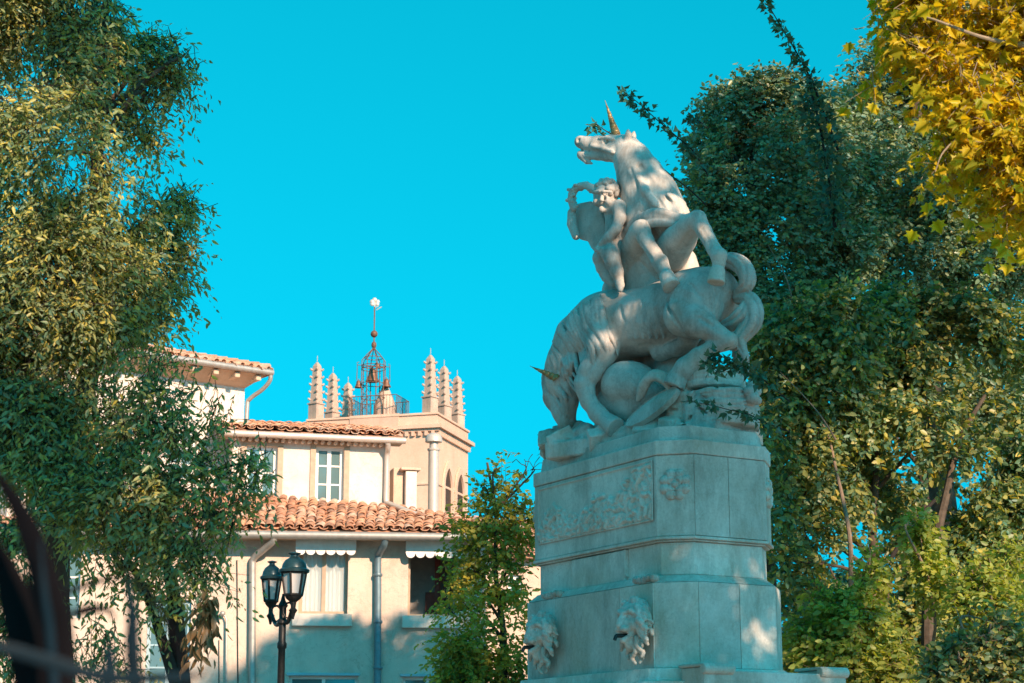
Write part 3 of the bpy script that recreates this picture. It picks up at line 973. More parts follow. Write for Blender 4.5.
plume(f, [(738, 298, 7, .03), (748, 299, 9, 0), (754, 309, 10, -.03), (753, 322, 10, -.05), (745, 332, 9.5, -.08), (739, 340, 8.5, -.12), (741, 350, 7, -.12), (745, 358, 5, -.12), (744, 365, 3, -.1)], 10, .40, -1.4, seed=2)
plume(f, [(722, 327, 6, -.05), (732, 323, 8, -.08), (742, 314, 8.5, -.1), (746, 305, 6, -.06)], 7, .42, .7, seed=3)
carve('tail', f, lu, seed=5, amp=0.0015)

# --- overturned urn, cloth and oval shield under the belly
f = fld(590, 680, 350, 440, -.55, .35, HS)
ca, sa = math.cos(-.35), math.sin(-.35)
f.ell(S(631, 386, -.12), (0.37, 0.34, 0.29), [(ca, 0, sa), (0, 1, 0), (-sa, 0, ca)], 0.03)
f.limb(L((612, 404, 17, -.1), (632, 406, 16, -.15), (655, 398, 14, -.1)), 0.05)
carve('fallen_urn', f, seed=6)
f = fld(630, 690, 360, 410, -.6, .0, HS)
for i in range(7):
    o = i * 2.6
    lock(f, [(638 + o * .3, 400 - o * .2, 2.2, -.36), (641 + o * .7, 385 - o * .4, 2.6 + .5 * (i % 2), -.42 - .02 * (i % 2)), (652 + o * .6, 373 + o * .5, 2.6 + .5 * (i % 2), -.43 - .02 * (i % 2)), (664 + o * .4, 374 + o * 1.1, 2.4, -.41), (671 - o * .2, 384 + o * .9, 1.8, -.40)], 16, 0.008)
carve('folded_cloth', f, seed=7)
m = MB()
cS = S(652, 407.5, -.47)
lx = S(678, 389.5, -.47) - S(626, 425.5, -.47); ll = np.linalg.norm(lx) / 2; lx /= np.linalg.norm(lx)
sy = np.array([-lx[2], 0, lx[0]]) * 0.86 + np.array([0, 0.5, 0]); sy /= np.linalg.norm(sy)
nz = np.cross(lx, sy)
if nz[1] > 0: nz = -nz
ls = rp(652, 407, 13.5, -.47)
def disc(prof, n=40):
    vs, fs = [], []
    for sc, h in prof:
        for k in range(n):
            a = 2 * math.pi * k / n
            vs.append(sx((cS + lx * ll * sc * math.cos(a) + sy * ls * sc * math.sin(a) + nz * h)[None])[0])
    for i in range(len(prof) - 1):
        for k in range(n):
            fs.append((i * n + k, i * n + (k + 1) % n, (i + 1) * n + (k + 1) % n, (i + 1) * n + k))
    fs.append(tuple(range(n))[::-1]); fs.append(tuple(range((len(prof) - 1) * n, len(prof) * n)))
    return vs, fs
m.add(*disc([(0.90, -0.05), (0.985, -0.045), (1.0, 0.0), (0.985, 0.02), (0.95, 0.022), (0.93, 0.012), (0.6, 0.03), (0.3, 0.042), (0.05, 0.045)]))
m.build('oval_shield', 'weathered marble', grp, smooth=True)

# --- rearing unicorn
f = fld(562, 745, 118, 340, -.62, .8, HS)
f.limb(L((655, 296, 32, .36), (654, 262, 33, .32), (655, 235, 31, .24), (655, 212, 30.5, .18), (650, 196, 28, .15), (641, 178, 23.5, .12), (633, 161, 18.5, .10), (627, 150, 14.5, .10)), 0.05)
f.limb(L((633, 200, 12, .0), (640, 222, 18, .02), (648, 236, 16, .03)), 0.04)                       # breast
f.limb(L((667, 205, 13, .0), (670, 225, 16, .02)), 0.04)
f.limb(L((622, 146.5, 12, .10), (612, 146.5, 12, .08), (600, 145, 9.2, .05), (589, 144.5, 7.6, .03), (581, 142, 6.4, .02)), 0.035)
f.limb(L((616, 153, 11, .05), (608, 154.5, 7, .04), (598, 155.5, 4.6, .03), (588, 155.5, 4.2, .02), (581.5, 154.5, 4.8, .02)), 0.025)
f.limb(L((583, 157, 3.8, .02), (587, 161.5, 2.6, .02), (592, 163.5, 1.2, .02)), 0.015)                # beard
f.limb(L((573, 149.5, 2.0, .0), (584, 150, 1.5, .0), (597, 151, 0.9, .0)), 0.008, 'sub')
f.limb(L((573, 149.5, 2.0, -.1), (584, 150, 1.5, -.1), (597, 151, 0.9, -.12)), 0.008, 'sub')
f.ball(S(578.5, 140, -.055), rp(578, 140, 2.3, 0), 0.012, 'sub')                                   # nostril
f.ball(S(606, 141.5, -.055), rp(606, 141, 3.0, 0), 0.015, 'sub')                                   # eye
f.ball(S(606, 141.8, -.03), rp(606, 141, 2.3, 0), 0.004)
f.limb(L((600, 138.5, 1.8, -.05), (607, 137.3, 2.2, -.055), (613, 139, 2, -.06)), 0.015)
f.limb(L((592, 146, 2, -.06), (604, 149, 2.2, -.07), (612, 152, 2, -.10)), 0.03)                    # cheek bone
f.limb(L((627, 141, 4.4, .0), (628.5, 135, 3.2, -.02), (628, 130.5, 1.2, -.03)), 0.015)
f.limb(L((631, 142, 4, .2), (633, 136, 3, .22), (634, 132, 1.2, .22)), 0.015)
f.limb(L((626, 160, 3, -.07), (634, 172, 4, -.12), (646, 190, 4.5, -.17), (656, 204, 4, -.17)), 0.05)   # neck cord
f.limb(L((619, 164, 3, -.02), (625, 180, 4, -.10), (634, 200, 4, -.14)), 0.05)
f.limb(L((640, 166, 2.5, -.10), (655, 188, 3, -.14), (672, 206, 3, -.12)), 0.04, 'sub')
# forelegs
f.limb(L((632, 262, 17, .10), (633, 250, 14, -.05), (639, 233, 10.5, -.25), (641, 229, 9.6, -.30)), 0.028)
f.limb(L((641, 229, 9.2, -.30), (646, 240, 7.6, -.33), (655, 254, 7.0, -.36), (660, 262, 8.2, -.38), (664, 270, 7.2, -.40)), 0.03)
f.limb(L((664, 270, 6.6, -.40), (667, 276, 6.2, -.42)), 0.01)
f.frustum(S(666, 274.5, -.415), S(672, 287, -.45), rp(666, 274, 7.4, -.4), rp(672, 287, 9.8, -.45))
f.limb(L((671, 252, 19, .05), (680, 240, 16.5, -.08), (690, 226, 12, -.25), (697, 219.5, 9.5, -.32)), 0.028)
f.limb(L((698, 220, 9, -.32), (704, 231, 7.8, -.34), (714, 249, 7.0, -.36), (719, 256, 8.0, -.38), (719, 263, 7, -.38)), 0.03)
f.limb(L((719, 263, 6.4, -.38), (717.5, 270, 6.2, -.39)), 0.01)
f.frustum(S(718, 268, -.39), S(716, 283, -.42), rp(718, 268, 7.2, -.4), rp(716, 283, 9.4, -.4))
f.limb(L((622, 292, 20, .42), (630, 276, 22, .4), (640, 268, 26, .36)), 0.04)
f.limb(L((682, 262, 15, .3), (690, 285, 14, .35)), 0.04)
for rows in ([(652, 226, 1.6), (657, 238, 2), (661, 252, 1.6)], [(636, 236, 1.2), (640, 246, 1.2), (652, 260, 1.0)], [(690, 232, 1.2), (684, 242, 1.6), (676, 252, 1.4)], [(702, 228, 1.0), (708, 240, 1.0), (715, 252, 1.0)],
             [(644, 180, 1.4), (656, 196, 1.8), (664, 208, 1.4)], [(630, 168, 1.2), (636, 184, 1.6), (642, 202, 1.4)], [(664, 192, 1.4), (672, 204, 1.4)], [(640, 262, 1.6), (650, 272, 1.8), (660, 284, 1.4)]):
    f.limb(L(*lay(f, rows, -.008)), 0.025, 'sub')
uu = carve('rearing_unicorn', f, seed=8)
horn((616.5, 136), (605, 100.5), .06, .04, 0.058, uu)
f = fld(612, 705, 125, 260, -.1, .5, HS)
nape = smooth_path([(624, 139), (634, 145), (647, 158), (660, 173), (673, 188), (683, 203), (687, 216)], 30)
for i in range(34):
    c = nape[min(29, int(i / 34 * 29))]
    r0 = rngS.uniform(3, 4.6)
    j = rngS.uniform(0, 10)
    lock(f, [(c[0] - 3, c[1] + 2, r0, .10), (c[0] + 1, c[1] + 6, r0, .2), (c[0] + 2 + j * .2, c[1] + 16 + j, r0 * .8, .28), (c[0] + 3, c[1] + 25 + j, r0 * .3, .3)], 8)
carve('mane', f, uu, seed=9, amp=0.0015)

# --- drapery across the breast
f = fld(605, 705, 200, 300, -.45, .25, HS)
lock(f, [(624, 284, 4, .05), (621, 268, 5.5, -.02), (621, 252, 6, -.08), (625, 238, 6, -.12), (634, 225, 6, -.16), (646, 217, 6, -.20), (662, 217, 5.5, -.20), (678, 219, 5, -.16), (688, 221, 4, -.08)], 26, 0.02)
lock(f, [(640, 222, 3, -.20), (650, 213, 4.5, -.22), (664, 213, 4.5, -.22), (676, 217, 3.5, -.18), (686, 217, 3, -.1)], 14, 0.012)
lock(f, [(634, 230, 3, -.20), (648, 224, 4, -.24), (664, 223, 4, -.23), (680, 225, 3, -.17)], 14, 0.012)
lock(f, [(618, 262, 3, .0), (617, 246, 4, -.05), (622, 233, 4, -.10), (631, 222, 4, -.14), (640, 213, 3, -.16)], 14, 0.012)
lock(f, [(627, 280, 3, .05), (625, 262, 3.5, -.1), (627, 248, 3.5, -.14), (632, 236, 3.5, -.18)], 12, 0.012)
carve('drapery_sash', f, seed=10)

# --- the cherub with its cartouche
f = fld(578, 636, 176, 300, -.6, .25, 0.0105)
D0 = -0.16
f.ell(S(606, 194, D0), (0.150, 0.15, 0.165), None, 0.02)
f.ell(S(603.5, 200, D0 - .06), (0.105, 0.105, 0.105), None, 0.03)
for ex in (598.2, 606.8):
    f.ball(S(ex, 195.8, D0 - .182), 0.032, 0.016, 'sub')
    f.ball(S(ex, 196.2, D0 - .146), 0.022, 0.004)
f.limb(L((602.3, 195, 1.6, D0 - .165), (601.8, 200, 2.2, D0 - .195)), 0.012)
f.limb(L((599.2, 205.2, 1.0, D0 - .185), (605.0, 205.6, 1.0, D0 - .18)), 0.008, 'sub')
for ex in (597, 609):
    f.ball(S(ex, 202, D0 - .12), 0.050, 0.025)
f.ball(S(602, 209.5, D0 - .125), 0.042, 0.02)
f.limb(L((594, 192, 1.6, D0 - .15), (600, 191.5, 1.6, D0 - .185), (604, 191.5, 1.6, D0 - .185), (611, 192, 1.6, D0 - .15)), 0.02)
f.limb(L((609, 205, 7, D0), (614, 212, 9.5, D0 + .04), (617, 226, 11, D0 + .04), (616, 242, 11.5, D0 + .02)), 0.04)
f.limb(L((610, 208, 6, D0 - .05), (619, 207, 7, D0 - .04), (620, 218, 6, D0 - .10), (616, 229, 5.6, D0 - .17), (608, 238, 5.0, D0 - .20), (602, 244, 4.0, D0 - .21)), 0.03)
f.ell(S(599.5, 247.5, D0 - .21), (0.045, 0.03, 0.05), None, 0.015)
for q, (x, y) in enumerate(((594.5, 248.5), (595.2, 251.5), (597.5, 254), (600.5, 254.5), (603.5, 250))):
    f.limb(L((599.5, 247, 1.9, D0 - .22), ((599.5 + x) / 2, (247 + y) / 2 + .3, 1.7, D0 - .25), (x, y, 1.2, D0 - .23)), 0.004)
f.limb(L((604, 208, 5, D0 + .2), (597, 210, 4.4, D0 + .30), (590, 212, 3.6, D0 + .32)), 0.03)
f.limb(L((613, 245, 10, D0 - .04), (611, 254, 9.3, D0 - .16), (613, 262, 7.8, D0 - .18), (617, 272, 6.5, D0 - .15), (619, 280, 4.8, D0 - .13)), 0.035)
f.limb(L((619, 280, 4.6, D0 - .13), (620, 285, 4.4, D0 - .17), (620.5, 290, 2.6, D0 - .20)), 0.02)
f.limb(L((608, 246, 9, D0 + .05), (601, 258, 8, D0 + .0), (603, 268, 6.5, D0 + .02), (609, 277, 5, D0 + .03), (614, 284, 3.5, D0 + .02)), 0.035)
ch = carve('cherub', f, seed=12, amp=0.0012)
f = fld(586, 626, 175, 215, -.42, .12, 0.010)
for i in range(110):                                              # curls
    a, b = rngS.uniform(-.5, math.pi + .5), rngS.uniform(-1.1, 1.2)
    c = np.array([math.cos(a) * math.cos(b) * .15, math.sin(b) * .15, math.sin(a) * math.cos(b) * .165])
    if c[1] < -.05 and c[2] < .085 and c[0] < .09: continue
    f.ball(S(607, 193.5, D0) + c, rngS.uniform(.022, .036), 0.006)
carve('curly_hair', f, ch, seed=13, amp=0.001)

m = MB()
out = [(571, 211), (577, 203.5), (590, 201), (599, 207), (604, 220), (606.5, 232), (604, 243), (601.5, 250), (596.5, 254), (591, 248), (587.5, 241), (579.5, 239), (574, 231), (571, 221)]
n = len(out)
fr = [sx(S(x, y, -.02 + .05 * ((x - 590) / 18) ** 2)[None])[0] for x, y in out]
bk = [sx((S(x, y, -.02 + .05 * ((x - 590) / 18) ** 2) + np.array([0, .07, 0]))[None])[0] for x, y in out]
bk_ = [sx(S(x, y, .02 + .05 * ((x - 590) / 18) ** 2)[None])[0] for x, y in out]
cf = sx(S(589, 226, -.06)[None])[0]; cb = sx((S(589, 226, -.02) + np.array([0, .07, 0]))[None])[0]
m.add(fr + bk + [cf, cb], [(i, (i + 1) % n, n + (i + 1) % n, n + i) for i in range(n)] + [(i, (i + 1) % n, 2 * n) for i in range(n)] + [(n + (i + 1) % n, n + i, 2 * n + 1) for i in range(n)])
cart = m.build('cartouche_shield', 'weathered marble', grp, bevel=0.012)
f = fld(560, 604, 178, 250, -.3, .15, 0.0105)
f.limb(L((572, 213, 4.6, -.08), (572, 224, 5, -.09), (576, 236, 4, -.09)), 0.01)                  # rolled edge
wr = smooth_path([(596, 192, -.08), (588, 186, -.10), (579, 186.5, -.12), (573, 192, -.13), (571.5, 200, -.13), (574, 208, -.12)], 26)
f.limb([(S(a, b, c), rp(a, b, 3.5, c)) for a, b, c in wr], 0.01)
for i, (a, b, c) in enumerate(wr):
    for j in range(3):
        q = rngS.normal(size=3) * 0.022
        f.ell(S(a, b, c) + q, (0.026, 0.020, 0.020), None, 0.010)
carve('laurel_wreath', f, cart, seed=14, amp=0.001)
f = fld(592, 640, 245, 300, -.35, .15, HS)
for i in range(7):
    o = i * 2.6
    lock(f, [(601 + o, 254 + i * .5, 3.6, -.12 - .02 * (i % 3)), (601 + o * .9, 265, 4.0, -.10 - .03 * (i % 2)), (604 + o * .8, 276, 3.8, -.10), (611 + o * .6, 284 + (i % 3), 3, -.06), (617 + o * .35, 290 + (i % 2) * 2, 1.5, -.04)], 12, 0.012)
carve('cherub_cloth', f, seed=15)
# ------------------------------------------------------------------ buildings
UP = Vector((0, 0, 1))
class Wall:
    """a vertical plane through at(px, ., Y); ex runs along it to the right, ey goes into the building"""
    def __init__(s, px, Y, deg):
        c = at(px, 500, Y)
        s.O = Vector((c.x, c.y, 0))
        a = R(deg)
        s.ex = Vector((math.cos(a), math.sin(a), 0))
        s.ey = Vector((-math.sin(a), math.cos(a), 0))
    def uz(s, px, py, off=0.0):
        r = Vector(ray(px, py)); c = Vector((0, 0, CAM_H))
        t = ((s.O - c).dot(s.ey) + off) / r.dot(s.ey)
        w = c + r * t
        return (w - s.O).dot(s.ex), w.z
    def P(s, u, off, z):
        return s.O + s.ex * u + s.ey * off + UP * z
    def box(s, m, u0, u1, o0, o1, z0, z1):
        m.boxf(s.O, s.ex, s.ey, u0, u1, o0, o1, z0, z1)
def wall_shell(w, u0, u1, z0, z1, holes, depth, thick=0.25):
    """front of a building with openings (u0,u1,z0,z1), reveals, and closed sides, back and top"""
    m = MB()
    us = sorted({u0, u1} | {h[0] for h in holes} | {h[1] for h in holes})
    zs = sorted({z0, z1} | {h[2] for h in holes} | {h[3] for h in holes})
    for i in range(len(us) - 1):
        for j in range(len(zs) - 1):
            uc, zc = (us[i] + us[i + 1]) / 2, (zs[j] + zs[j + 1]) / 2
            if any(h[0] < uc < h[1] and h[2] < zc < h[3] for h in holes): continue
            m.add([w.P(us[i], 0, zs[j]), w.P(us[i + 1], 0, zs[j]), w.P(us[i + 1], 0, zs[j + 1]), w.P(us[i], 0, zs[j + 1])], [(0, 1, 2, 3)])
    for a, b, c, d in holes:
        q = [w.P(a, 0, c), w.P(b, 0, c), w.P(b, 0, d), w.P(a, 0, d), w.P(a, thick, c), w.P(b, thick, c), w.P(b, thick, d), w.P(a, thick, d)]
        m.add(q, [(0, 1, 5, 4), (1, 2, 6, 5), (2, 3, 7, 6), (3, 0, 4, 7)])
    q = [w.P(u, o, z) for u in (u0, u1) for o in (0, depth) for z in (z0, z1)]
    m.add(q, [(0, 2, 3, 1), (4, 5, 7, 6), (2, 6, 7, 3), (1, 3, 7, 5)])
    return m
def raw_build(m, name, mat, parent):
    me = bpy.data.meshes.new(name)
    me.from_pydata(m.v, [], m.f)
    return link_mesh(name, me, mat, parent)
rngB = random.Random(4)
def tile_roof(name, bot, top, parent, width=0.20, row=0.34, thick=0.10):
    """canal tiles between an eave line and a top line (lists of world points)"""
    def along(P, s):
        Ls = [(P[i + 1] - P[i]).length for i in range(len(P) - 1)]
        d = s * sum(Ls)
        for i, l in enumerate(Ls):
            if d <= l or i == len(Ls) - 1:
                return P[i].lerp(P[i + 1], min(1, d / max(l, 1e-6)))
            d -= l
    Lb = sum((bot[i + 1] - bot[i]).length for i in range(len(bot) - 1))
    n = max(2, int(Lb / width))
    m, sh = MB(), MB()
    rings = []
    for j in range(n + 1):
        s = j / n
        rings.append((along(bot, s), along(top, s)))
    b0 = len(sh.v)
    for pb, pt in rings:
        sh.v += [tuple(pb), tuple(pt), tuple(pb - UP * thick), tuple(pt - UP * thick)]
    for j in range(n):
        a, b = j * 4, j * 4 + 4
        sh.f += [(a, b, b + 1, a + 1), (a + 2, a + 3, b + 3, b + 2), (a, a + 2, b + 2, b), (a + 1, b + 1, b + 3, a + 3)]
    sh.f += [(0, 1, 3, 2), (n * 4, n * 4 + 2, n * 4 + 3, n * 4 + 1)]
    K = 6
    for j in range(n):
        for kind in (0, 1):                                   # 0 channel (hollow up), 1 cover (hollow down)
            s = (j + (0.5 if kind else 0.0)) / n
            pb, pt = along(bot, s), along(top, s)
            d = pt - pb
            ln = d.length
            if ln < 0.15: continue
            d = d / ln
            e = (along(bot, min(1, s + .01)) - along(bot, max(0, s - .01))).normalized()
            nn = e.cross(d).normalized()
            if nn.z < 0: nn = -nn
            e = d.cross(nn)
            rows = max(1, int(round(ln / row)))
            for r in range(rows):
                a0 = ln * r / rows - (0.07 if r == 0 else 0.03) + rngB.uniform(-.05, .05)
                a1 = ln * (r + 1) / rows + 0.05
                sh_ = rngB.uniform(-.022, .022); sk = rngB.uniform(-.03, .03); lf_ = rngB.uniform(-.004, .016)
                vs = []
                for q, (aa, rad, lift) in enumerate(((a0, width * .47, .020), (a1, width * .40, 0.0))):
                    for k in range(K + 1):
                        th = math.pi * k / K
                        z = math.sin(th) * rad * .72 if kind else rad * .55 - math.sin(th) * rad * .55
                        vs.append(pb + d * aa + e * (math.cos(th) * rad + sh_ + (sk if q else -sk)) + nn * (z + .012 + lift + lf_ + (0.03 if kind else 0.0)))
                vs += [v - nn * 0.016 for v in vs]
                f = [(k, k + 1, K + 2 + k, K + 1 + k) for k in range(K)]
                o = 2 * (K + 1)
                f += [(k, o + k, o + k + 1, k + 1) for k in range(K)]
                m.add(vs, f)
    o = raw_build(m, name, 'terracotta tile', parent)
    raw_build(sh, 'roof_deck', 'earthenware', o)
    return o
def gutter(w_pts, r, parent, mat='zinc gutter', name='gutter'):
    m = MB(); m.tube(w_pts, r, 10)
    return m.build(name, mat, parent, smooth=True)
def window(w, u0, u1, z0, z1, parent, frame_mat, panes=2, inset=0.12, bars=0, curtain=False, fw=0.06):
    m = MB()
    for a, b, c, d in ((u0, u1, z0, z0 + fw), (u0, u1, z1 - fw, z1), (u0, u0 + fw, z0 + fw, z1 - fw), (u1 - fw, u1, z0 + fw, z1 - fw)):
        w.box(m, a, b, inset, inset + 0.06, c, d)
    pw = (u1 - u0 - 2 * fw) / panes
    for k in range(1, panes):
        w.box(m, u0 + fw + pw * k - fw * .6, u0 + fw + pw * k + fw * .6, inset + .003, inset + 0.057, z0 + fw, z1 - fw)
    for k in range(bars):
        z = z0 + (z1 - z0) * (k + 1) / (bars + 1)
        for p in range(panes):
            a = u0 + fw + pw * p
            w.box(m, a + (fw * .6 if p else 0), a + pw - (fw * .6 if p < panes - 1 else 0), inset + .012, inset + .045, z - .018, z + .018)
    f = m.build('window', frame_mat, parent)
    for p in range(panes):
        m = MB()
        w.box(m, u0 + fw + pw * p + .001, u0 + fw + pw * (p + 1) - .001, inset + .026, inset + .034, z0 + fw, z1 - fw)
        m.build('pane', 'window glass' if not curtain else 'thin glass', f)
    if curtain:
        m = MB()
        n = 60
        vs = []
        for i in range(n + 1):
            u = u0 + (u1 - u0) * i / n
            t = abs((i / n) - .5)
            o = inset + .16 + .03 * math.sin(i * 1.15) + .012 * math.sin(i * 2.7)
            vs += [w.P(u, o, z0), w.P(u, o, z1)]
        m.add(vs, [(2 * i, 2 * i + 2, 2 * i + 3, 2 * i + 1) for i in range(n)])
        raw_build(m, 'curtain', 'curtain cloth', f)
    m = MB(); w.box(m, u0 - .02, u1 + .02, inset + .45, inset + .48, z0 - .05, z1 + .05)
    m.build('room_back', 'room plaster', f)
    return f
t = NT('thin glass')
t.fin((0.75, 0.82, 0.82), 0.03, 0, 0.5)
t.b.inputs['Alpha'].default_value = 0.25

W1 = Wall(250, 40.0, 4)                                        # lower storeys
W2 = Wall(320, 42.7, 14)                                       # set-back upper storey
W3 = Wall(241, 43.4, 37)                                       # taller wing on the left
house = thing('house', tuple(W1.P(1.0, 0, 0)), 'cream rendered house with tiled lean-to roof, scalloped window blinds and set-back upper storey', 'house')
hl = thing('house_wing', tuple(W3.P(-1, 0, 0)), 'tall pale wing with overhanging tiled eave half hidden behind the hackberry tree', 'house')

# -- lower storeys
u_l, u_r = W1.uz(-60, 600)[0], W1.uz(486, 600)[0]
z_eave = W1.uz(300, 538)[1]
def hole(w, x0, x1, y0, y1):
    a, _ = w.uz(x0, (y0 + y1) / 2); b, _ = w.uz(x1, (y0 + y1) / 2)
    _, c = w.uz((x0 + x1) / 2, y1); _, d = w.uz((x0 + x1) / 2, y0)
    return (a, b, c, d)
H_mid = hole(W1, 299, 348, 545, 614)
H_dark = hole(W1, 408, 456, 547, 616)
H_low1 = hole(W1, 288, 357, 676, 760)
H_low2 = hole(W1, 402, 452, 677, 760)
H_left = hole(W1, 146, 190, 600, 690)
H_far = hole(W1, 40, 80, 556, 618)
raw_build(wall_shell(W1, u_l, u_r, 0, z_eave, [H_mid, H_dark, H_low1, H_low2, H_left, H_far], 8.0), 'wall', 'cream render', house)
m = MB(); W1.box(m, u_l + .01, u_r - .01, .5, 7.9, z_eave + .02, z_eave + .12)
m.build('ceiling_slab', 'soffit plaster', house)
window(W1, *H_mid, house, 'tan paint', 2, .16, 0, True, .07)
w_ = window(W1, *H_left, house, 'pale blue paint', 2, .10, 3, False, .08)
window(W1, *H_far, house, 'white paint', 2, .12, 2)
window(W1, *H_low1, house, 'white paint', 2, .12, 1)
window(W1, *H_low2, house, 'white paint', 2, .12, 1)
# the open window on the right: frame, dark room, wooden chair and a red picture inside
a, b, c, d = H_dark
m = MB()
for q in ((a, b, c, c + .05), (a, b, d - .05, d), (a, a + .05, c + .05, d - .05), (b - .05, b, c + .05, d - .05)):
    W1.box(m, q[0], q[1], .14, .20, q[2], q[3])
fd = m.build('open_window', 'tan paint', house)
m = MB(); W1.box(m, a - .6, b + .6, 1.3, 1.35, c - .1, d + .4); W1.box(m, a - .62, a - .57, .26, 1.3, c - .1, d + .4); W1.box(m, b + .57, b + .62, .26, 1.3, c - .1, d + .4); W1.box(m, a - .6, b + .6, .26, 1.3, c - .15, c - .1)
m.build('room', 'room plaster', fd)
m = MB(); W1.box(m, a + .40, a + .62, 1.2, 1.24, c + .0, c + .62); W1.box(m, b - .42, b - .30, 1.0, 1.05, c, d - .1)
m.build('hanging_picture', 'red picture', fd)
m = MB()
arc = [W1.P(a + .62 + .28 * math.sin(k / 10 * math.pi * .9), .55, c + .3 + .75 * k / 10) for k in range(11)]
m.tube(arc, [.03 + .10 * math.sin(k / 10 * math.pi) for k in range(11)], 8)
m.build('dark_ornament', 'dark wood', fd, smooth=True)
for h in (H_mid, H_dark):
    m = MB(); W1.box(m, h[0] - .12, h[1] + .10, -.13, .12, h[2] - .26, h[2] - .003)
    m.build('sill', 'pale render', house, bevel=.015)
for h in (H_low1, H_low2):
    m = MB(); W1.box(m, h[0] - .05, h[1] + .05, -.05, .02, h[3] + .004, h[3] + .06)
    m.build('lintel', 'pale blue paint', house, bevel=.01)
# scalloped blinds
def blind(x0, x1, y0, y1):
    u0, zt = W1.uz(x0, y0, -.2); u1, zb = W1.uz(x1, y1, -.2)
    m = MB()
    n = 6
    w = (u1 - u0) / n
    r = w * .46
    zl = zb + r * .75
    pts = [(u0, zt)]
    for k in range(n):
        cu = u0 + w * (k + .5)
        pts.append((u0 + w * k, zl + .02))
        for q in range(9):
            th = math.pi + math.pi * q / 8
            pts.append((cu + r * math.cos(th), zl + r * .85 * math.sin(th)))
    pts += [(u1, zl + .02), (u1, zt)]
    N = len(pts)
    vs = [W1.P(u, -.24, z) for u, z in pts] + [W1.P(u, -.215, z) for u, z in pts]
    m.add(vs, [tuple(range(N)), tuple(range(N, 2 * N))[::-1]] + [(i, (i + 1) % N, N + (i + 1) % N, N + i) for i in range(N)])
    W1.box(m, u0, u0 + .02, -.214, .0, zl + .03, zt)
    W1.box(m, u1 - .02, u1, -.214, .0, zl + .03, zt)
    W1.box(m, u0 + .021, u1 - .021, -.214, .0, zt - .03, zt - .002)
    m.build('scalloped_blind', 'white paint', house)
blind(296, 356, 539, 555)
blind(406, 464, 541, 558)
# lean-to roof
zt = lambda px, py, Y: at(px, py, Y)
eaveL, eaveR = W1.P(W1.uz(205, 533, -.5)[0], -.5, z_eave + .13), W1.P(W1.uz(492, 534, -.5)[0], -.5, z_eave + .08)
eaveLL = W1.P(u_l, -.5, z_eave + .13)
topL = W2.P(W2.uz(205, 494)[0], -.02, W2.uz(205, 494)[1]); topM = W2.P(W2.uz(392, 508)[0], -.02, W2.uz(392, 508)[1])
topR = at(490, 523, 42.2)
tile_roof('lean_to_roof', [eaveL, eaveR], [topL, topM, topR], house, .205, .34)
tile_roof('rear_roof', [W1.P(u_l, -.5, z_eave + .10), W1.P(W1.uz(205, 533, -.5)[0] - .02, -.5, z_eave + .13)], [W1.P(u_l, 3.2, z_eave + .9), topL + W2.ex * -.02], house, .235, .36)
gutter([W1.P(u_l, -.58, z_eave + .02), W1.P(u_r, -.58, z_eave - .03)], .085, house)
m = MB(); W1.box(m, u_l, u_r, -.50, -.002, z_eave - .06, z_eave + .03)
m.build('soffit', 'soffit plaster', house)
# long light slab lying on the tiles
p0, p1 = at(312, 517, 41.2), at(366, 519, 41.4)
m = MB(); m.tube([p0 + UP * .03, p1 + UP * .03], .06, 6)
m.build('flashing_strip', 'pale render', house)
def pipe(pts, r, parent, mat, name='downpipe'):
    m = MB()
    P = smooth_path([list(p) for p in pts], max(8, len(pts) * 5)) if len(pts) > 2 else pts
    m.tube([Vector(p) for p in P], r, 10)
    return m.build(name, mat, parent, smooth=True)
def w1p(px, py, off):
    u, z = W1.uz(px, py, off); return W1.P(u, off, z)
pipe([w1p(274, 535, -.55), w1p(273, 541, -.5), w1p(264, 549, -.3), w1p(254, 558, -.12), w1p(252.5, 568, -.09), w1p(252.5, 600, -.09), w1p(252, 683, -.09), w1p(252, 740, -.09)], .075, house, 'zinc gutter')
pp = pipe([w1p(385.5, 537, -.55), w1p(384, 545, -.45), w1p(379.5, 553, -.16), w1p(378, 560, -.09), w1p(378, 600, -.09), w1p(377.5, 683, -.09), w1p(377.5, 740, -.09)], .075, house, 'blue grey zinc')
for yy in (575, 622, 668):
    m = MB(); c_ = w1p(378, yy, -.09); m.lathe([(.09, -.03), (.10, 0), (.09, .03)], c_, 12); m.build('pipe_bracket', 'blue grey zinc', pp)
# slender standpipe with a bulb by the left downpipe
m = MB(); q = w1p(226, 690, -.1); q2 = w1p(226.5, 620, -.1)
m.tube([q, q2, q2 + Vector((-.03, 0, .08)), q2 + Vector((-.09, 0, .10))], .02, 8); m.sphere(w1p(222.5, 613.5, -.1), .06, 6)
m.build('wall_lamp', 'zinc gutter', house, smooth=True)
m = MB(); m.tube([w1p(237, 560, -.02), w1p(238, 683, -.02)], .012, 6); m.tube([w1p(219, 640, -.02), w1p(219, 690, -.02)], .01, 6)
m.build('wall_cable', 'dark iron', house)

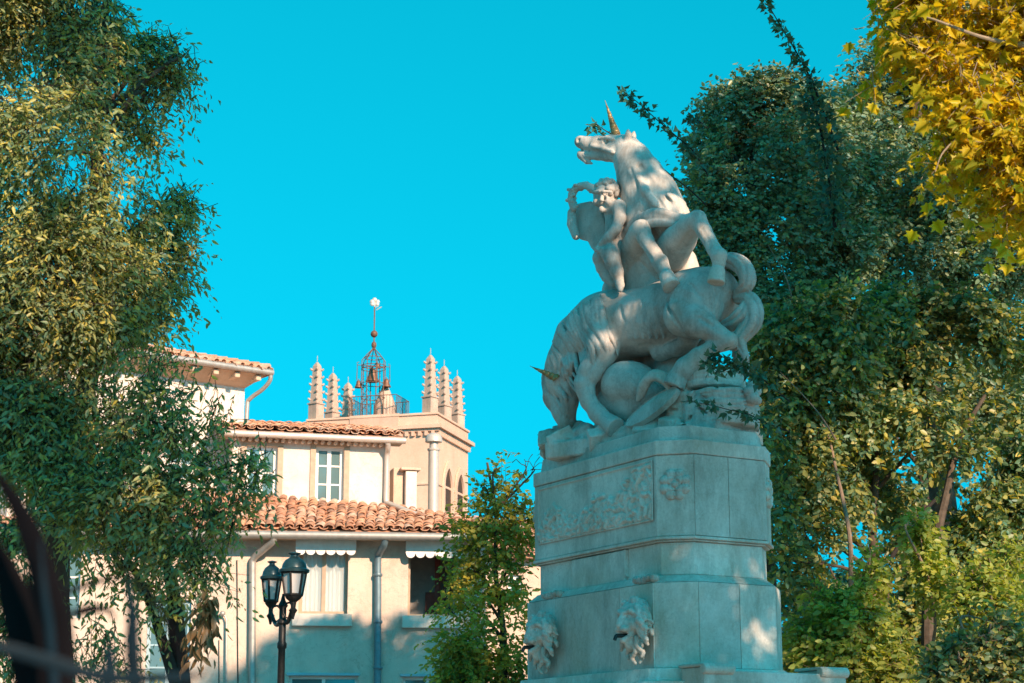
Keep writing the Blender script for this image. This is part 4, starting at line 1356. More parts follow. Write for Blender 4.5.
# -- upper storey
zt2 = W2.uz(320, 441)[1]
ul2, ur2 = W2.uz(232, 470)[0], W2.uz(389.5, 470)[0]
H_u1 = hole(W2, 315.5, 343.5, 447, 502.5)
H_u2 = hole(W2, 246, 277, 446, 498)
zb2 = W2.uz(300, 530)[1]
raw_build(wall_shell(W2, ul2, ur2, zb2 - 1.0, zt2, [H_u1, H_u2], 6.0), 'upper_wall', 'pale render', house)
window(W2, *H_u1, house, 'white paint', 2, .10, 2, False, .075)
window(W2, *H_u2, house, 'white paint', 2, .10, 1, False, .075)
for h in (H_u1, H_u2):
    m = MB()
    for q in ((h[0] - .13, h[0] - .003, h[2], h[3]), (h[1] + .003, h[1] + .13, h[2], h[3]), (h[0] - .13, h[1] + .13, h[3] + .003, h[3] + .12)):
        W2.box(m, q[0], q[1], -.035, .02, q[2], q[3])
    m.build('window_surround', 'tan paint', house, bevel=.006)
m = MB(); W2.box(m, ul2, ur2, -.03, .02, W2.uz(300, 508)[1] - .2, W2.uz(300, 501)[1] - .06)
m.build('plinth_band', 'pale render', house, bevel=.01)
gl, gr_ = W2.P(ul2 - .3, -.34, zt2 + .03), W2.P(ur2 + .30, -.34, zt2 + .03)
gutter([gl, gr_], .075, house, 'white metal')
m = MB(); W2.box(m, ul2 - .3, ur2 + .28, -.32, .3, zt2 + .002, zt2 + .06); m.build('soffit', 'tan paint', house)
m = MB()
for k in range(24):                                             # row of tile ends under the eave
    u = ul2 + (ur2 - ul2) * (k + .5) / 24
    m.tube([W2.P(u, -.17, zt2 - .05), W2.P(u, .1, zt2 - .05)], .045, 8)
m.build('tile_cornice', 'pale render', house)
tile_roof('upper_roof', [W2.P(ul2 - .3, -.30, zt2 + .13), W2.P(ur2 + .26, -.30, zt2 + .13)], [W2.P(ul2 - .3, 2.9, zt2 + .86), W2.P(ur2 + .26, 2.9, zt2 + .86)], house, .21, .36)
tile_roof('upper_roof', [W2.P(ur2 + .26, 6.2, zt2 + .13), W2.P(ul2 - .3, 6.2, zt2 + .13)], [W2.P(ur2 + .26, 2.92, zt2 + .86), W2.P(ul2 - .3, 2.92, zt2 + .86)], house, .21, .36)
def w2p(px, py, off):
    u, z = W2.uz(px, py, off); return W2.P(u, off, z)
pipe([w2p(388, 443, -.33), w2p(388, 448, -.25), w2p(387, 456, -.1), w2p(386.5, 480, -.08), w2p(386, 500, -.08), w2p(388, 504, -.12)], .06, house, 'white metal')
pipe([w2p(387, 503, -.10), at(400, 508, 42.3), at(415, 514, 42.0), at(437, 520, 41.8)], .06, house, 'white metal')
# chimney stub and flue
c_ = at(409, 505, 43.6)
m = MB(); m.box((c_.x, c_.y, c_.z + .18), (.26, .5, 1.15), R(14))
cs = m.build('chimney', 'pale render', house, bevel=.015)
m = MB(); m.box((c_.x - .02, c_.y, c_.z + .80), (.46, .62, .06), R(14)); m.box((c_.x - .30, c_.y + .1, c_.z + .2), (.24, .5, 1.3), R(14))
m.build('brick_shoulder', 'pink render', cs, bevel=.01)
c_ = at(433, 522, 44.0); zf = at(433, 451, 44.0).z
m = MB(); m.tube([(c_.x, c_.y, c_.z - .5), (c_.x, c_.y, zf)], .125, 14)
fl = m.build('flue', 'white metal', house, smooth=True)
m = MB(); m.lathe([(.14, 0), (.15, .02), (.15, .05), (.10, .07), (.10, .20), (.20, .21), (.20, .30), (.16, .38), (.08, .42), (.01, .43)], (c_.x, c_.y, zf), 16)
m.build('flue_cap', 'white metal', fl, smooth=True)

# -- taller wing
zt3 = W3.uz(241, 388)[1]
ul3 = -5.6
raw_build(wall_shell(W3, ul3, 0, 4.0, zt3, [hole(W3, 168, 196, 430, 480)], 5.5), 'wall', 'pale render', hl)
window(W3, *hole(W3, 168, 196, 430, 480), hl, 'white paint', 2, .1, 2)
m = MB()
vs = [W3.P(ul3, 0, zt3), W3.P(.0, 0, zt3), W3.P(.0, 5.5, zt3), W3.P(ul3, 5.5, zt3), W3.P(ul3, -.60, zt3 + .28), W3.P(.28, -.60, zt3 + .28), W3.P(.28, 6.2, zt3 + .28), W3.P(ul3, 6.2, zt3 + .28)]
m.add(vs, [(0, 1, 5, 4), (1, 2, 6, 5), (2, 3, 7, 6), (4, 5, 6, 7)])
raw_build(m, 'soffit', 'soffit plaster', hl)
for k in range(9):
    u = .05 - k * .55
    m = MB()
    m.box(W3.P(u, -.32, zt3 + .17), (.13, .50, .13), R(37))
    m.build('rafter_end', 'soffit plaster', hl, bevel=.02)
gutter([W3.P(ul3, -.65, zt3 + .31), W3.P(.36, -.65, zt3 + .31)], .075, hl, 'zinc gutter')
pipe([W3.P(.32, -.64, zt3 + .26), W3.P(.32, -.60, zt3 + .12), W3.P(.24, -.42, zt3 - .06), W3.P(.08, -.12, zt3 - .26), W3.P(.05, -.06, zt3 - .46), W3.P(.05, -.06, zt3 - 1.6), W3.P(.05, -.06, zt3 - 3.6)], .05, hl, 'zinc gutter')
ridge = [W3.P(ul3, 2.6, zt3 + 1.25), W3.P(-1.9, 2.6, zt3 + 1.25)]
tile_roof('tiled_roof', [W3.P(ul3, -.59, zt3 + .34), W3.P(.29, -.59, zt3 + .34)], [ridge[0], ridge[1]], hl, .22, .36)
tile_roof('tiled_roof', [W3.P(.31, -.57, zt3 + .34), W3.P(.31, 6.2, zt3 + .34)], [ridge[1], ridge[1] + W3.ey * .05], hl, .22, .36)
m = MB()
for k in range(14):                                            # hip tiles
    a_0 = W3.P(.29, -.59, zt3 + .38).lerp(ridge[1], k / 14); a_1 = W3.P(.29, -.59, zt3 + .38).lerp(ridge[1], (k + 1.15) / 14)
    m.tube([a_0 + UP * .03, a_1 + UP * .02], [.12, .095], 8)
m.build('hip_tile', 'terracotta tile', hl)

# -- church tower
tw_a = R(16)
TX = Vector((-math.cos(tw_a), math.sin(tw_a), 0)); TY = Vector((math.sin(tw_a), math.cos(tw_a), 0))
K = at(437, 420, 70.0)
TW = Vector((K.x, K.y, 0))
z_par = at(437, 414.5, 70.0).z
z_cor = at(437, 431, 70.0).z
LX, LY = 5.2, 3.9
def tp(x, y, z): return TW + TX * x + TY * y + UP * z
def tbox(m, x0, x1, y0, y1, z0, z1):
    m.boxf(TW, TX, TY, x0, x1, y0, y1, z0, z1)
tower = thing('church_tower', tuple(tp(LX / 2, LY / 2, 0)), 'pale stone church tower with crocketed pinnacles and an iron bell cage, behind the cream house', 'tower')
tm_mat = 'tower sandstone'
m = MB(); tbox(m, 0, LX, 0, LY, 0, z_cor)
m.build('shaft', tm_mat, tower)
# right flank, closer wall of ashlar above the roof: a belt course and twin lancets
m = MB(); tbox(m, -.05, LX + .05, -.05, LY + .05, z_cor - 2.02, z_cor - 1.92)
m.build('string_course', tm_mat, tower, bevel=.02)
m = MB(); tbox(m, -.10, LX + .10, -.10, LY + .10, z_cor + .004, z_cor + .10); tbox(m, -.22, LX + .22, -.22, LY + .22, z_cor + .104, z_cor + .24)
for k in range(20):
    a = (k + .5) / 20
    tbox(m, LX * a - .06, LX * a + .06, -.12, -.003, z_cor - .16, z_cor)
    tbox(m, -.12, -.003, LY * a - .06, LY * a + .06, z_cor - .16, z_cor)
m.build('cornice', tm_mat, tower)
m = MB()
for x0, x1, y0, y1 in ((0, LX, 0, .3), (0, LX, LY - .3, LY), (0, .3, .301, LY - .301), (LX - .3, LX, .301, LY - .301)):
    tbox(m, x0, x1, y0, y1, z_cor + .244, z_par)
m.build('parapet', tm_mat, tower, bevel=.01)
m = MB()
for x0, x1, y0, y1 in ((-.06, LX + .06, -.06, .34), (-.06, LX + .06, LY - .34, LY + .06), (-.06, .34, .341, LY - .341), (LX - .34, LX + .06, .341, LY - .341)):
    tbox(m, x0, x1, y0, y1, z_par + .004, z_par + .09)
m.build('coping', tm_mat, tower, bevel=.02)
m = MB(); tbox(m, 1.5, 3.5, -.035, .38, z_cor + .25, z_par + .13)
m.build('parapet_panel', tm_mat, tower, bevel=.02)
# lancets on the right face (normal -TX)
def lancet(y0, y1, z0, z1):
    n = 10
    pts = [(y0, z0), (y1, z0)]
    ym, w = (y0 + y1) / 2, (y1 - y0)
    for k in range(n + 1):
        a = k / n * math.pi / 3
        pts.append((y0 + w * math.cos(a), z1 + w * math.sin(a)))
    for k in range(n - 1, -1, -1):
        a = k / n * math.pi / 3
        pts.append((y1 - w * math.cos(a), z1 + w * math.sin(a)))
    return pts
for yy in (1.25, 2.75):
    outer, inner = lancet(yy - .62, yy + .62, z_cor - 4.6, z_cor - 2.0), lancet(yy - .46, yy + .46, z_cor - 4.5, z_cor - 2.0)
    N = len(outer)
    m = MB()
    A = [tp(-.10, y, z) for y, z in outer]; B = [tp(-.10, y, z) for y, z in inner]; Bi = [tp(-.012, y, z) for y, z in inner]; Ai = [tp(-.012, y, z) for y, z in outer]
    m.add(A + B + Bi + Ai, [(i, (i + 1) % N, N + (i + 1) % N, N + i) for i in range(N)] + [(N + i, N + (i + 1) % N, 2 * N + (i + 1) % N, 2 * N + i) for i in range(N)] + [((i + 1) % N, i, 3 * N + i, 3 * N + (i + 1) % N) for i in range(N)])
    la = m.build('lancet_window', tm_mat, tower)
    m = MB()
    m.add([tp(-.02, y, z) for y, z in inner] + [tp(-.008, y, z) for y, z in inner], [tuple(range(N)), tuple(range(N, 2 * N))])
    m.build('louvre', 'dark wood', la)
# pinnacles
def pinnacle_mesh():
    b, s_, k_ = MB(), MB(), MB()
    b.box((0, 0, .30), (.42, .42, .60))
    b.box((0, 0, .635), (.49, .49, .05))
    w0, w1, h0, h1 = .175, .115, .66, 2.12
    vs = [(sx_ * w, sy_ * w, z) for w, z in ((w0, h0), (w1, h1), (w1 * .6, h1 + .10)) for sx_, sy_ in ((-1, -1), (1, -1), (1, 1), (-1, 1))]
    s_.add(vs, [(0, 1, 5, 4), (1, 2, 6, 5), (2, 3, 7, 6), (3, 0, 4, 7), (4, 5, 9, 8), (5, 6, 10, 9), (6, 7, 11, 10), (7, 4, 8, 11), (8, 9, 10, 11), (3, 2, 1, 0)])
    for i in range(5):
        t = (i + .5) / 5
        w = w0 + (w1 - w0) * t
        z = h0 + (h1 - h0) * t
        for sx_, sy_ in ((-1, -1), (1, -1), (1, 1), (-1, 1)):
            s_.sphere((sx_ * (w + .012), sy_ * (w + .014), z), .052, 5, (1.1, 1.1, .8))
            s_.sphere((sx_ * (w + .036), sy_ * (w + .045), z + .03), .042, 5)
    s_.sphere((0, 0, h1 + .10), .075, 5)
    k_.tube([(0, 0, h1 + .2), (0, 0, h1 + .42)], .012, 5)
    return b, s_, k_
b_m, s_m, k_m = pinnacle_mesh()
first = None
def local_part(mb, name, parent, bevel=0.0):
    me = bpy.data.meshes.new(name); me.from_pydata(mb.v, [], mb.f); me.materials.append(MATS['pinnacle sandstone'])
    o = bpy.data.objects.new(name, me); COL.objects.link(o); o.parent = parent
    return o
for x in (.37, LX - .22):
    for y, hh in ((.27, 1.0), (LY / 2, .97), (LY - .27, .95)):
        c_ = tp(x, y, z_par + .09)
        base = bpy.data.objects.new('pinnacle', None) if False else None
        if first is None:
            pb = local_part(b_m, 'pinnacle', tower)
            p1 = local_part(s_m, 'spire', pb); p2 = local_part(k_m, 'spike', pb)
            first = (pb, p1, p2)
        else:
            pb = first[0].copy(); COL.objects.link(pb)
            for q in first[1:]:
                cq = q.copy(); COL.objects.link(cq); cq.parent = pb
        pb.parent = tower
        pb.location = c_ - WLOC[tower.name]
        pb.rotation_euler = (0, 0, -tw_a + R(-22))
        pb.scale = (1, 1, hh)
        WLOC[pb.name] = Vector(c_)
# bell cage
ct = at(373, 400, 72.3)
cc = Vector((ct.x, ct.y, 0))
zc = lambda py: at(373, py, 72.3).z
kk = 72.3 / F_PX * 1.03
m = MB()
zb_, ztop = z_par - .3, zc(366)
r_ = 16.5 * kk
for k in range(8):
    a = k * math.pi / 4 + .3
    d_ = Vector((math.cos(a), math.sin(a), 0))
    m.tube([cc + d_ * r_ * .72 + UP * zb_, cc + d_ * r_ * .72 + UP * ztop], .022, 6)
    m.tube([cc + d_ * r_ * .72 + UP * ztop, cc + d_ * r_ * .72 + UP * zc(361), cc + d_ * r_ * .42 + UP * zc(355), cc + d_ * r_ * .12 + UP * zc(350), cc + UP * zc(346)], .018, 6)
    if k % 2 == 0:
        m.tube([cc + UP * ztop, cc + d_ * r_ + UP * ztop, cc + d_ * r_ * 1.02 + UP * (zc(381))], .018, 6)
        m.tube([cc + d_ * r_ + UP * ztop, cc + d_ * r_ * 1.02 + UP * (ztop + .08), cc + d_ * r_ * .9 + UP * (ztop + .12)], .014, 6)
for z, rr in ((ztop, .72), (zc(398), .72), (zc(384), .72), (ztop - .12, .72), (zc(358), .55)):
    ring = [cc + Vector((math.cos(a), math.sin(a), 0)) * r_ * rr + UP * z for a in np.linspace(0, 2 * math.pi, 17)]
    m.tube(ring, .016, 5)
for k in range(4):                                              # scrolls between the posts
    a = k * math.pi / 2 + .3
    d0_, d1_ = Vector((math.cos(a), math.sin(a), 0)) * r_ * .72, Vector((math.cos(a + .785), math.sin(a + .785), 0)) * r_ * .72
    for q in range(4):
        z0_, z1_ = zc(412 - q * 7), zc(405 - q * 7)
        m.tube([cc + d0_ + UP * z0_, cc + (d0_ + d1_) * .45 + UP * (z0_ + z1_) / 2, cc + d1_ + UP * z1_], .010, 5)
cage = m.build('bell_cage', 'rusty iron', tower)
def bell(px, py, r, name='bell'):
    c_ = at(px, py, 72.3)
    m = MB()
    m.lathe([(.02, 1.25 * r), (.35 * r, 1.2 * r), (.55 * r, .95 * r), (.62 * r, .4 * r), (.80 * r, -.2 * r), (1.05 * r, -.62 * r), (1.05 * r, -.72 * r), (.9 * r, -.72 * r), (.6 * r, 0)], c_, 18)
    m.tube([c_ + UP * 1.2 * r, c_ + UP * 1.6 * r], .12 * r, 6)
    m.build(name, 'bell bronze', cage, smooth=True)
bell(372.5, 377, 6.6 * kk); bell(358.5, 385, 3.8 * kk); bell(386.5, 384, 4.3 * kk); bell(378, 366.5, 2.4 * kk)
m = MB(); m.sphere(cc + UP * zc(334), 3.6 * kk, 8); m.sphere(cc + UP * zc(345), 2.6 * kk, 8, (1, 1, 1.4)); m.tube([cc + UP * zc(348), cc + UP * zc(307)], .028, 6)
m.build('finial', 'rusty iron', cage, smooth=True)
m = MB()
fc = cc + UP * zc(303)
for a, l_ in ((.5, 5), (1.6, 5.5), (2.7, 4.5), (3.6, 4), (-.35, 4)):
    e_ = Vector((math.cos(a), .25 * math.cos(a), math.sin(a)))
    m.sphere(fc + e_ * l_ * .62 * kk, 2.3 * kk, 6, (1, .4, 1))
m.tube([fc - UP * 4 * kk, fc + UP * 2 * kk], .03, 6)
m.tube([fc + Vector((0, 0, -5 * kk)), fc + Vector((4 * kk, 0, -3 * kk))], .018, 5); m.tube([fc + Vector((2 * kk, 0, -7 * kk)), fc + Vector((7 * kk, 0, -4 * kk))], .018, 5)
m.build('weather_vane', 'white metal', cage, smooth=True)
m = MB()
rl = [tp(1.95, .9, z_par), tp(3.9, .9, z_par), tp(3.9, 2.4, z_par), tp(1.95, 2.4, z_par), tp(1.95, .9, z_par)]
zr = zc(399) - z_par
for i in range(4):
    m.tube([rl[i] + UP * zr, rl[i + 1] + UP * zr], .016, 5)
    nn_ = 15
    for k in range(nn_):
        q = rl[i].lerp(rl[i + 1], k / nn_)
        m.tube([q - UP * .3, q + UP * zr], .009, 4)
m.build('railing', 'rusty iron', tower)
cq = at(385, 405, 72.6)
m = MB(); m.lathe([(.48, z_par - .4), (.44, zc(405)), (.20, zc(390)), (.13, zc(386)), (.02, zc(384))], (cq.x, cq.y, 0), 12)
m.build('stair_cap', 'pinnacle sandstone', tower, smooth=True)

# -- farther house, seen through the young tree
W4 = Wall(505, 56, 10)
hf = thing('distant_house', tuple(W4.P(0, 0, 0)), 'small pink rendered house with tiled roof showing between young tree and pedestal', 'house')
a = W4.uz(450, 570)[0]; b = W4.uz(590, 570)[0]; z4 = W4.uz(510, 556)[1]
raw_build(wall_shell(W4, a, b, 0, z4, [hole(W4, 508, 522, 575, 600)], 7), 'wall', 'pink render', hf)
window(W4, *hole(W4, 508, 522, 575, 600), hf, 'white paint', 2, .1, 1)
tile_roof('tiled_roof', [W4.P(a - .3, -.4, z4), W4.P(b + .3, -.4, z4)], [W4.P(a - .3, 3.5, z4 + 1.5), W4.P(b + .3, 3.5, z4 + 1.5)], hf, .26, .4)
tile_roof('tiled_roof', [W4.P(b + .3, 7.4, z4), W4.P(a - .3, 7.4, z4)], [W4.P(b + .3, 3.52, z4 + 1.5), W4.P(a - .3, 3.52, z4 + 1.5)], hf, .26, .4)

# ------------------------------------------------------------------ street lamp
pl = at(282, 640, 24.0)
lamp = thing('street_lamp', (pl.x, pl.y, 0), 'black iron street lamp with two glazed lanterns in front of the cream house', 'street lamp')
kl = 24.0 / F_PX * 1.02
z_l = lambda py: at(282, py, 24).z
m = MB()
zt_ = z_l(621)
m.lathe([(.17, 0), (.17, .25), (.13, .35), (.11, .9), (.13, .95), (.075, 1.1), (.055, 2.0), (.047, zt_ - 1.0), (.044, zt_ - .35), (.060, zt_ - .33), (.060, zt_ - .28), (.046, zt_ - .25), (.046, zt_ - .05), (.068, zt_ - .03), (.068, zt_), (.045, zt_ + .03), (.045, zt_ + .16), (.065, zt_ + .19), (.03, zt_ + .26), (.012, zt_ + .34)], (pl.x, pl.y, 0), 16)
m.build('pole', 'dark iron', lamp, smooth=True)
def lantern(px, py_top, py_cap, py_bot, half_top, half_bot, Y):
    k = Y / F_PX * 1.02
    c = at(px, py_bot, Y); zb, zc_, zt_ = c.z, at(px, py_cap, Y).z, at(px, py_top, Y).z
    c = Vector((c.x, c.y, 0))
    rt, rb = half_top * k, half_bot * k
    hd = zt_ - zc_
    ph = .35
    m = MB()
    m.lathe([(rt * 1.22, zc_ - .03), (rt * 1.25, zc_), (rt * 1.02, zc_ + hd * .10), (rt * .95, zc_ + hd * .32), (rt * .74, zc_ + hd * .54), (rt * .46, zc_ + hd * .66), (rt * .30, zc_ + hd * .74), (rt * .30, zc_ + hd * .84), (rt * .50, zc_ + hd * .88), (rt * .52, zc_ + hd * .93), (rt * .34, zc_ + hd * .96), (rt * .1, zt_)], c, 24)
    cap = m.build('lantern', 'green lamp paint', lamp, smooth=True)
    m = MB()
    n = 6
    for i in range(n):
        a = 2 * math.pi * i / n + ph
        d = Vector((math.cos(a), math.sin(a), 0))
        m.tube([c + d * rb + UP * zb, c + d * rt + UP * (zc_ - .03)], .016, 6)
    for r, z in ((rb, zb), (rt, zc_ - .035)):
        ring = [c + Vector((math.cos(2 * math.pi * i / n + ph), math.sin(2 * math.pi * i / n + ph), 0)) * r + UP * z for i in range(n + 1)]
        m.tube(ring, .018, 6)
    m.lathe([(rb * .98, zb - .02), (rb * .8, zb - .05), (rb * .35, zb - .09), (.03, zb - .16), (.055, zb - .19), (.03, zb - .23), (.012, zb - .30)], c, 12)
    m.build('lantern_frame', 'dark iron', cap)
    m = MB()
    m.lathe([(rb * .95, zb), (rt * .97, zc_ - .04)], c, n, ph)
    me_o = m.build('lantern_glass', 'frosted lamp glass', cap)
    m = MB(); hub = Vector((pl.x, pl.y, z_l(619)))
    e = Vector((c.x, c.y, zb - .14))
    mid = (hub + e) / 2 + UP * -.12
    P = smooth_path([list(hub), list(mid), list(e)], 12)
    m.tube([Vector(p) for p in P], .026, 8)
    sc = [e + (hub - e) * .45 + UP * (.02 + .10 * math.sin(q * .7)) + Vector((.07 * math.cos(q * .7), 0, 0)) for q in range(10)]
    m.tube(sc, [.018 - .001 * q for q in range(10)], 6)
    m.build('bracket', 'dark iron', lamp, smooth=True)
lantern(293.5, 552, 570, 595, 12.2, 8.6, 23.8)
lantern(271, 560.5, 577, 601, 9.2, 6.3, 24.6)
# ------------------------------------------------------------------ trees and plants
def leaf_template(kind):
    """unit leaf along +y, face up +z; returns verts, quads"""
    if kind == 'narrow':
        v = [(0, 0, 0), (.17, .30, .05), (.14, .65, .04), (0, 1, -.06), (-.14, .65, .04), (-.17, .30, .05)]
        return np.array(v), np.array([(0, 1, 2, 3), (0, 3, 4, 5)])
    if kind == 'oval':
        v = [(0, 0, 0), (.27, .28, .06), (.23, .66, .05), (0, 1, -.04), (-.23, .66, .05), (-.27, .28, .06)]
        return np.array(v), np.array([(0, 1, 2, 3), (0, 3, 4, 5)])
    if kind == 'lobed':                                        # ivy
        v = [(0, 0, 0), (.40, .12, .06), (.22, .42, .03), (0, .95, -.05), (-.22, .42, .03), (-.40, .12, .06)]
        return np.array(v), np.array([(0, 1, 2, 3), (0, 3, 4, 5)])
    if kind == 'maple':                                        # plane tree
        h = [(0, .10, 0), (.22, -.02, .02), (.26, .16, .05), (.58, .22, .10), (.40, .40, .06), (.62, .66, .05), (.30, .62, .04), (.22, .70, .02), (0, 1.05, -.12)]
        v = [(0, -.35, -.02)] + h + [(-x, y, z) for x, y, z in h[1:-1]]
        # fan quads round the mid rib
        r = list(range(1, 10)); l = [1] + list(range(10, 17)) + [9]
        q = []
        for side in (r, l):
            s_ = side if side is r else side
            q += [(s_[0], s_[1], s_[2], s_[4]), (s_[2], s_[3], s_[4], s_[4]), (s_[0], s_[4], s_[6], s_[8]), (s_[4], s_[5], s_[6], s_[6]), (s_[6], s_[7], s_[8], s_[8])]
        return np.array(v), q
def norm(a):
    return a / np.maximum(np.linalg.norm(a, axis=-1, keepdims=True), 1e-9)
def leaves_mesh(name, pos, ydir, up, size, kind):
    """one mesh of many leaves: pos, ydir (along the leaf), up (rough face normal), size"""
    tv, tq = leaf_template(kind)
    y = norm(ydir)
    x = norm(np.cross(y, up))
    z = np.cross(x, y)
    V = pos[:, None, :] + size[:, None, None] * (tv[None, :, 0:1] * x[:, None, :] + tv[None, :, 1:2] * y[:, None, :] + tv[None, :, 2:3] * z[:, None, :])
    n, k = len(pos), len(tv)
    base = (np.arange(n) * k)[:, None, None]
    if kind == 'maple':
        quads = np.array([q for q in tq if len(set(q)) == 4]); tris = np.array([q[:3] for q in tq if len(set(q)) == 3])
        me = bpy.data.meshes.new(name)
        Fq = (quads[None] + base).reshape(-1, 4); Ft = (tris[None] + base).reshape(-1, 3)
        me.vertices.add(n * k); me.vertices.foreach_set('co', V.astype(np.float32).ravel())
        lv = np.concatenate([Fq.ravel(), Ft.ravel()]).astype(np.int32)
        me.loops.add(len(lv)); me.loops.foreach_set('vertex_index', lv)
        ls = np.concatenate([np.arange(len(Fq)) * 4, len(Fq) * 4 + np.arange(len(Ft)) * 3]).astype(np.int32)
        me.polygons.add(len(ls)); me.polygons.foreach_set('loop_start', ls)
        me.update(calc_edges=True)
        return me
    return np_mesh(name, V.reshape(-1, 3), (tq[None] + base).reshape(-1, 4), 4)
def wob(P, f, seed):
    """cheap smooth 3D noise in -1..1"""
    rng = np.random.default_rng(seed)
    out = np.zeros(len(P))
    for o in range(3):
        for _ in range(3):
            v = rng.normal(size=3); v *= f * (1.9 ** o) / np.linalg.norm(v)
            out += np.sin(P @ v + rng.uniform(0, 6.28)) / (1.6 ** o)
    return out / 3.5
def sticks(A, B, r):
    """three-sided twigs from A to B"""
    d = norm(B - A)
    e = norm(np.cross(d, np.array([.3, .5, .81])))
    f = np.cross(d, e)
    V = []
    for k in range(3):
        o = (e * math.cos(2.094 * k) + f * math.sin(2.094 * k))
        V += [A + o * r, B + o * r * .45]
    V = np.stack(V, 1)
    n = len(A)
    q = np.array([(0, 2, 3, 1), (2, 4, 5, 3), (4, 0, 1, 5)])
    return V.reshape(-1, 3), (q[None] + (np.arange(n) * 6)[:, None, None]).reshape(-1, 4)
def crown_points(clumps, rng, n_twigs, gap, gap_f, seed, shell=.55):
    """twig origins through the volume of ellipsoid clumps (centre, rx, ry, rz, weight)"""
    w = np.array([c[1] * c[2] * c[3] * c[4] for c in clumps]); w = w / w.sum()
    pick = rng.choice(len(clumps), n_twigs, p=w)
    C = np.array([c[0] for c in clumps], float)[pick]
    Rr = np.array([c[1:4] for c in clumps], float)[pick]
    d = norm(rng.normal(size=(n_twigs, 3)))
    rad = rng.uniform(0, 1, (n_twigs, 1)) ** (1 / 3.0) * (1 - shell) + shell * rng.uniform(.55, 1.0, (n_twigs, 1)) 
    bump = 1 + .22 * wob(d * 3 + C, 1.0, seed + 5)[:, None]
    P = C + d * Rr * rad * bump
    keep = wob(P, gap_f, seed) > gap
    return P[keep], d[keep], C[keep]
def leafy(name, clumps, parent, mat, kind, n_twigs, per, leaf, twig_len, droop, seed, gap=-.35, gap_f=1.6, twig_mat='dark bark', spread=1.0, flat=.22, shell=.5, twig_r=.006, face=.75):
    rng = np.random.default_rng(seed)
    P, D, C = crown_points(clumps, rng, n_twigs, gap, gap_f, seed, shell)
    n = len(P)
    T = norm(D * .8 + rng.normal(size=(n, 3)) * .7 + np.array([0, 0, -droop]))
    L_ = twig_len * rng.uniform(.6, 1.3, (n, 1))
    A = P - T * L_ * .4; B = P + T * L_ * .6
    t = np.tile((np.arange(per) + .5) / per, (n, 1)) + rng.uniform(-.05, .05, (n, per))
    sag = -(t ** 2)[..., None] * np.array([0, 0, 1.0]) * droop * L_[:, None] * .35
    pos = A[:, None, :] + (B - A)[:, None, :] * t[..., None] + sag
    side = norm(np.cross(T, np.array([.05, .03, 1.0])))
    sgn = np.where(np.arange(per) % 2 == 0, 1.0, -1.0)[None, :, None]
    yd = T[:, None, :] * .7 + side[:, None, :] * sgn * .9 * spread + rng.normal(size=(n, per, 3)) * .35 + np.array([0, 0, -droop * .9])
    up = np.array([0, 0, 1.0]) * flat + rng.normal(size=(n, per, 3)) * .85 + D[:, None, :] * face
    size = leaf * rng.uniform(.5, 1.3, (n, per))
    me = leaves_mesh(name, pos.reshape(-1, 3), yd.reshape(-1, 3), up.reshape(-1, 3), size.ravel(), kind)
    o = link_mesh(name, me, mat, parent)
    V, Fq = sticks(A, A + (B - A) * .72, twig_r * .6)
    if n < 700: return P, C
    link_mesh('twigs', np_mesh('twigs', V, Fq, 4), twig_mat, o)
    return P, C
def limbs(parent, base, clumps, r0, mat, seed, fork=.35, name='limb', height=None):
    """trunk with limbs that run to the clumps, each limb forking"""
    rng = random.Random(seed)
    base = Vector(base)
    cs = [Vector(c[0]) for c in clumps]
    mean = sum(cs, Vector()) / len(cs)
    top = height if height else max(c.z for c in cs)
    tr = MB()
    pts, rad = [], []
    for i in range(9):
        t = i / 8
        p = base.lerp(Vector((base.x * .45 + mean.x * .55, base.y * .45 + mean.y * .55, top)), t)
        p += Vector((rng.uniform(-.12, .12), rng.uniform(-.12, .12), 0)) * (1 if 0 < i else 0)
        pts.append(p); rad.append(r0 * (1 - .82 * t) + (.35 * r0 if i == 0 else 0))
    P = smooth_path([list(p) + [r] for p, r in zip(pts, rad)], 28)
    tr.tube([Vector(q[:3]) for q in P], [max(.01, q[3]) for q in P], 12)
    trunk = tr.build('trunk', mat, parent, smooth=True)
    for c in cs:
        zs = max(base.z + (top - base.z) * fork * rng.uniform(.6, 1.2), min(c.z - (c - Vector((mean.x, mean.y, c.z))).length * .5, top * .9))
        zs = max(zs, base.z + .8)
        t = min(.95, max(.1, (zs - base.z) / (top - base.z)))
        i = int(t * 27)
        s0 = Vector(P[i][:3]); rs = max(.02, P[i][3] * .6)
        mid = s0.lerp(c, .5) + Vector((rng.uniform(-.3, .3), rng.uniform(-.3, .3), .25))
        Q = smooth_path([list(s0) + [rs], list(mid) + [rs * .55], list(c) + [min(.012, rs * .2)]], 12)
        m = MB()
        m.tube([Vector(q[:3]) for q in Q], [q[3] for q in Q], 8)
        for k in range(4):
            a0 = Vector(Q[rng.randint(5, 11)][:3])
            e = Vector((rng.gauss(0, 1), rng.gauss(0, 1), rng.gauss(.3, .8))).normalized() * rng.uniform(.5, .95) * min(1.8, (c - s0).length * .4)
            m.tube([a0, a0 + e * .5 + Vector((0, 0, .05)), a0 + e], [rs * .3, rs * .2, .006], 6)
        m.build(name, mat, parent, smooth=True)
    return trunk
def px_clumps(rows):
    """(px, py, Y, r_px[, depth factor[, weight]])"""
    out = []
    for r in rows:
        px, py, Y, rr = r[:4]
        c = at(px, py, Y)
        k = rr * Y / F_PX
        out.append((tuple(c), k, k * (r[4] if len(r) > 4 else 1.0), k, r[5] if len(r) > 5 else 1.0))
    return out

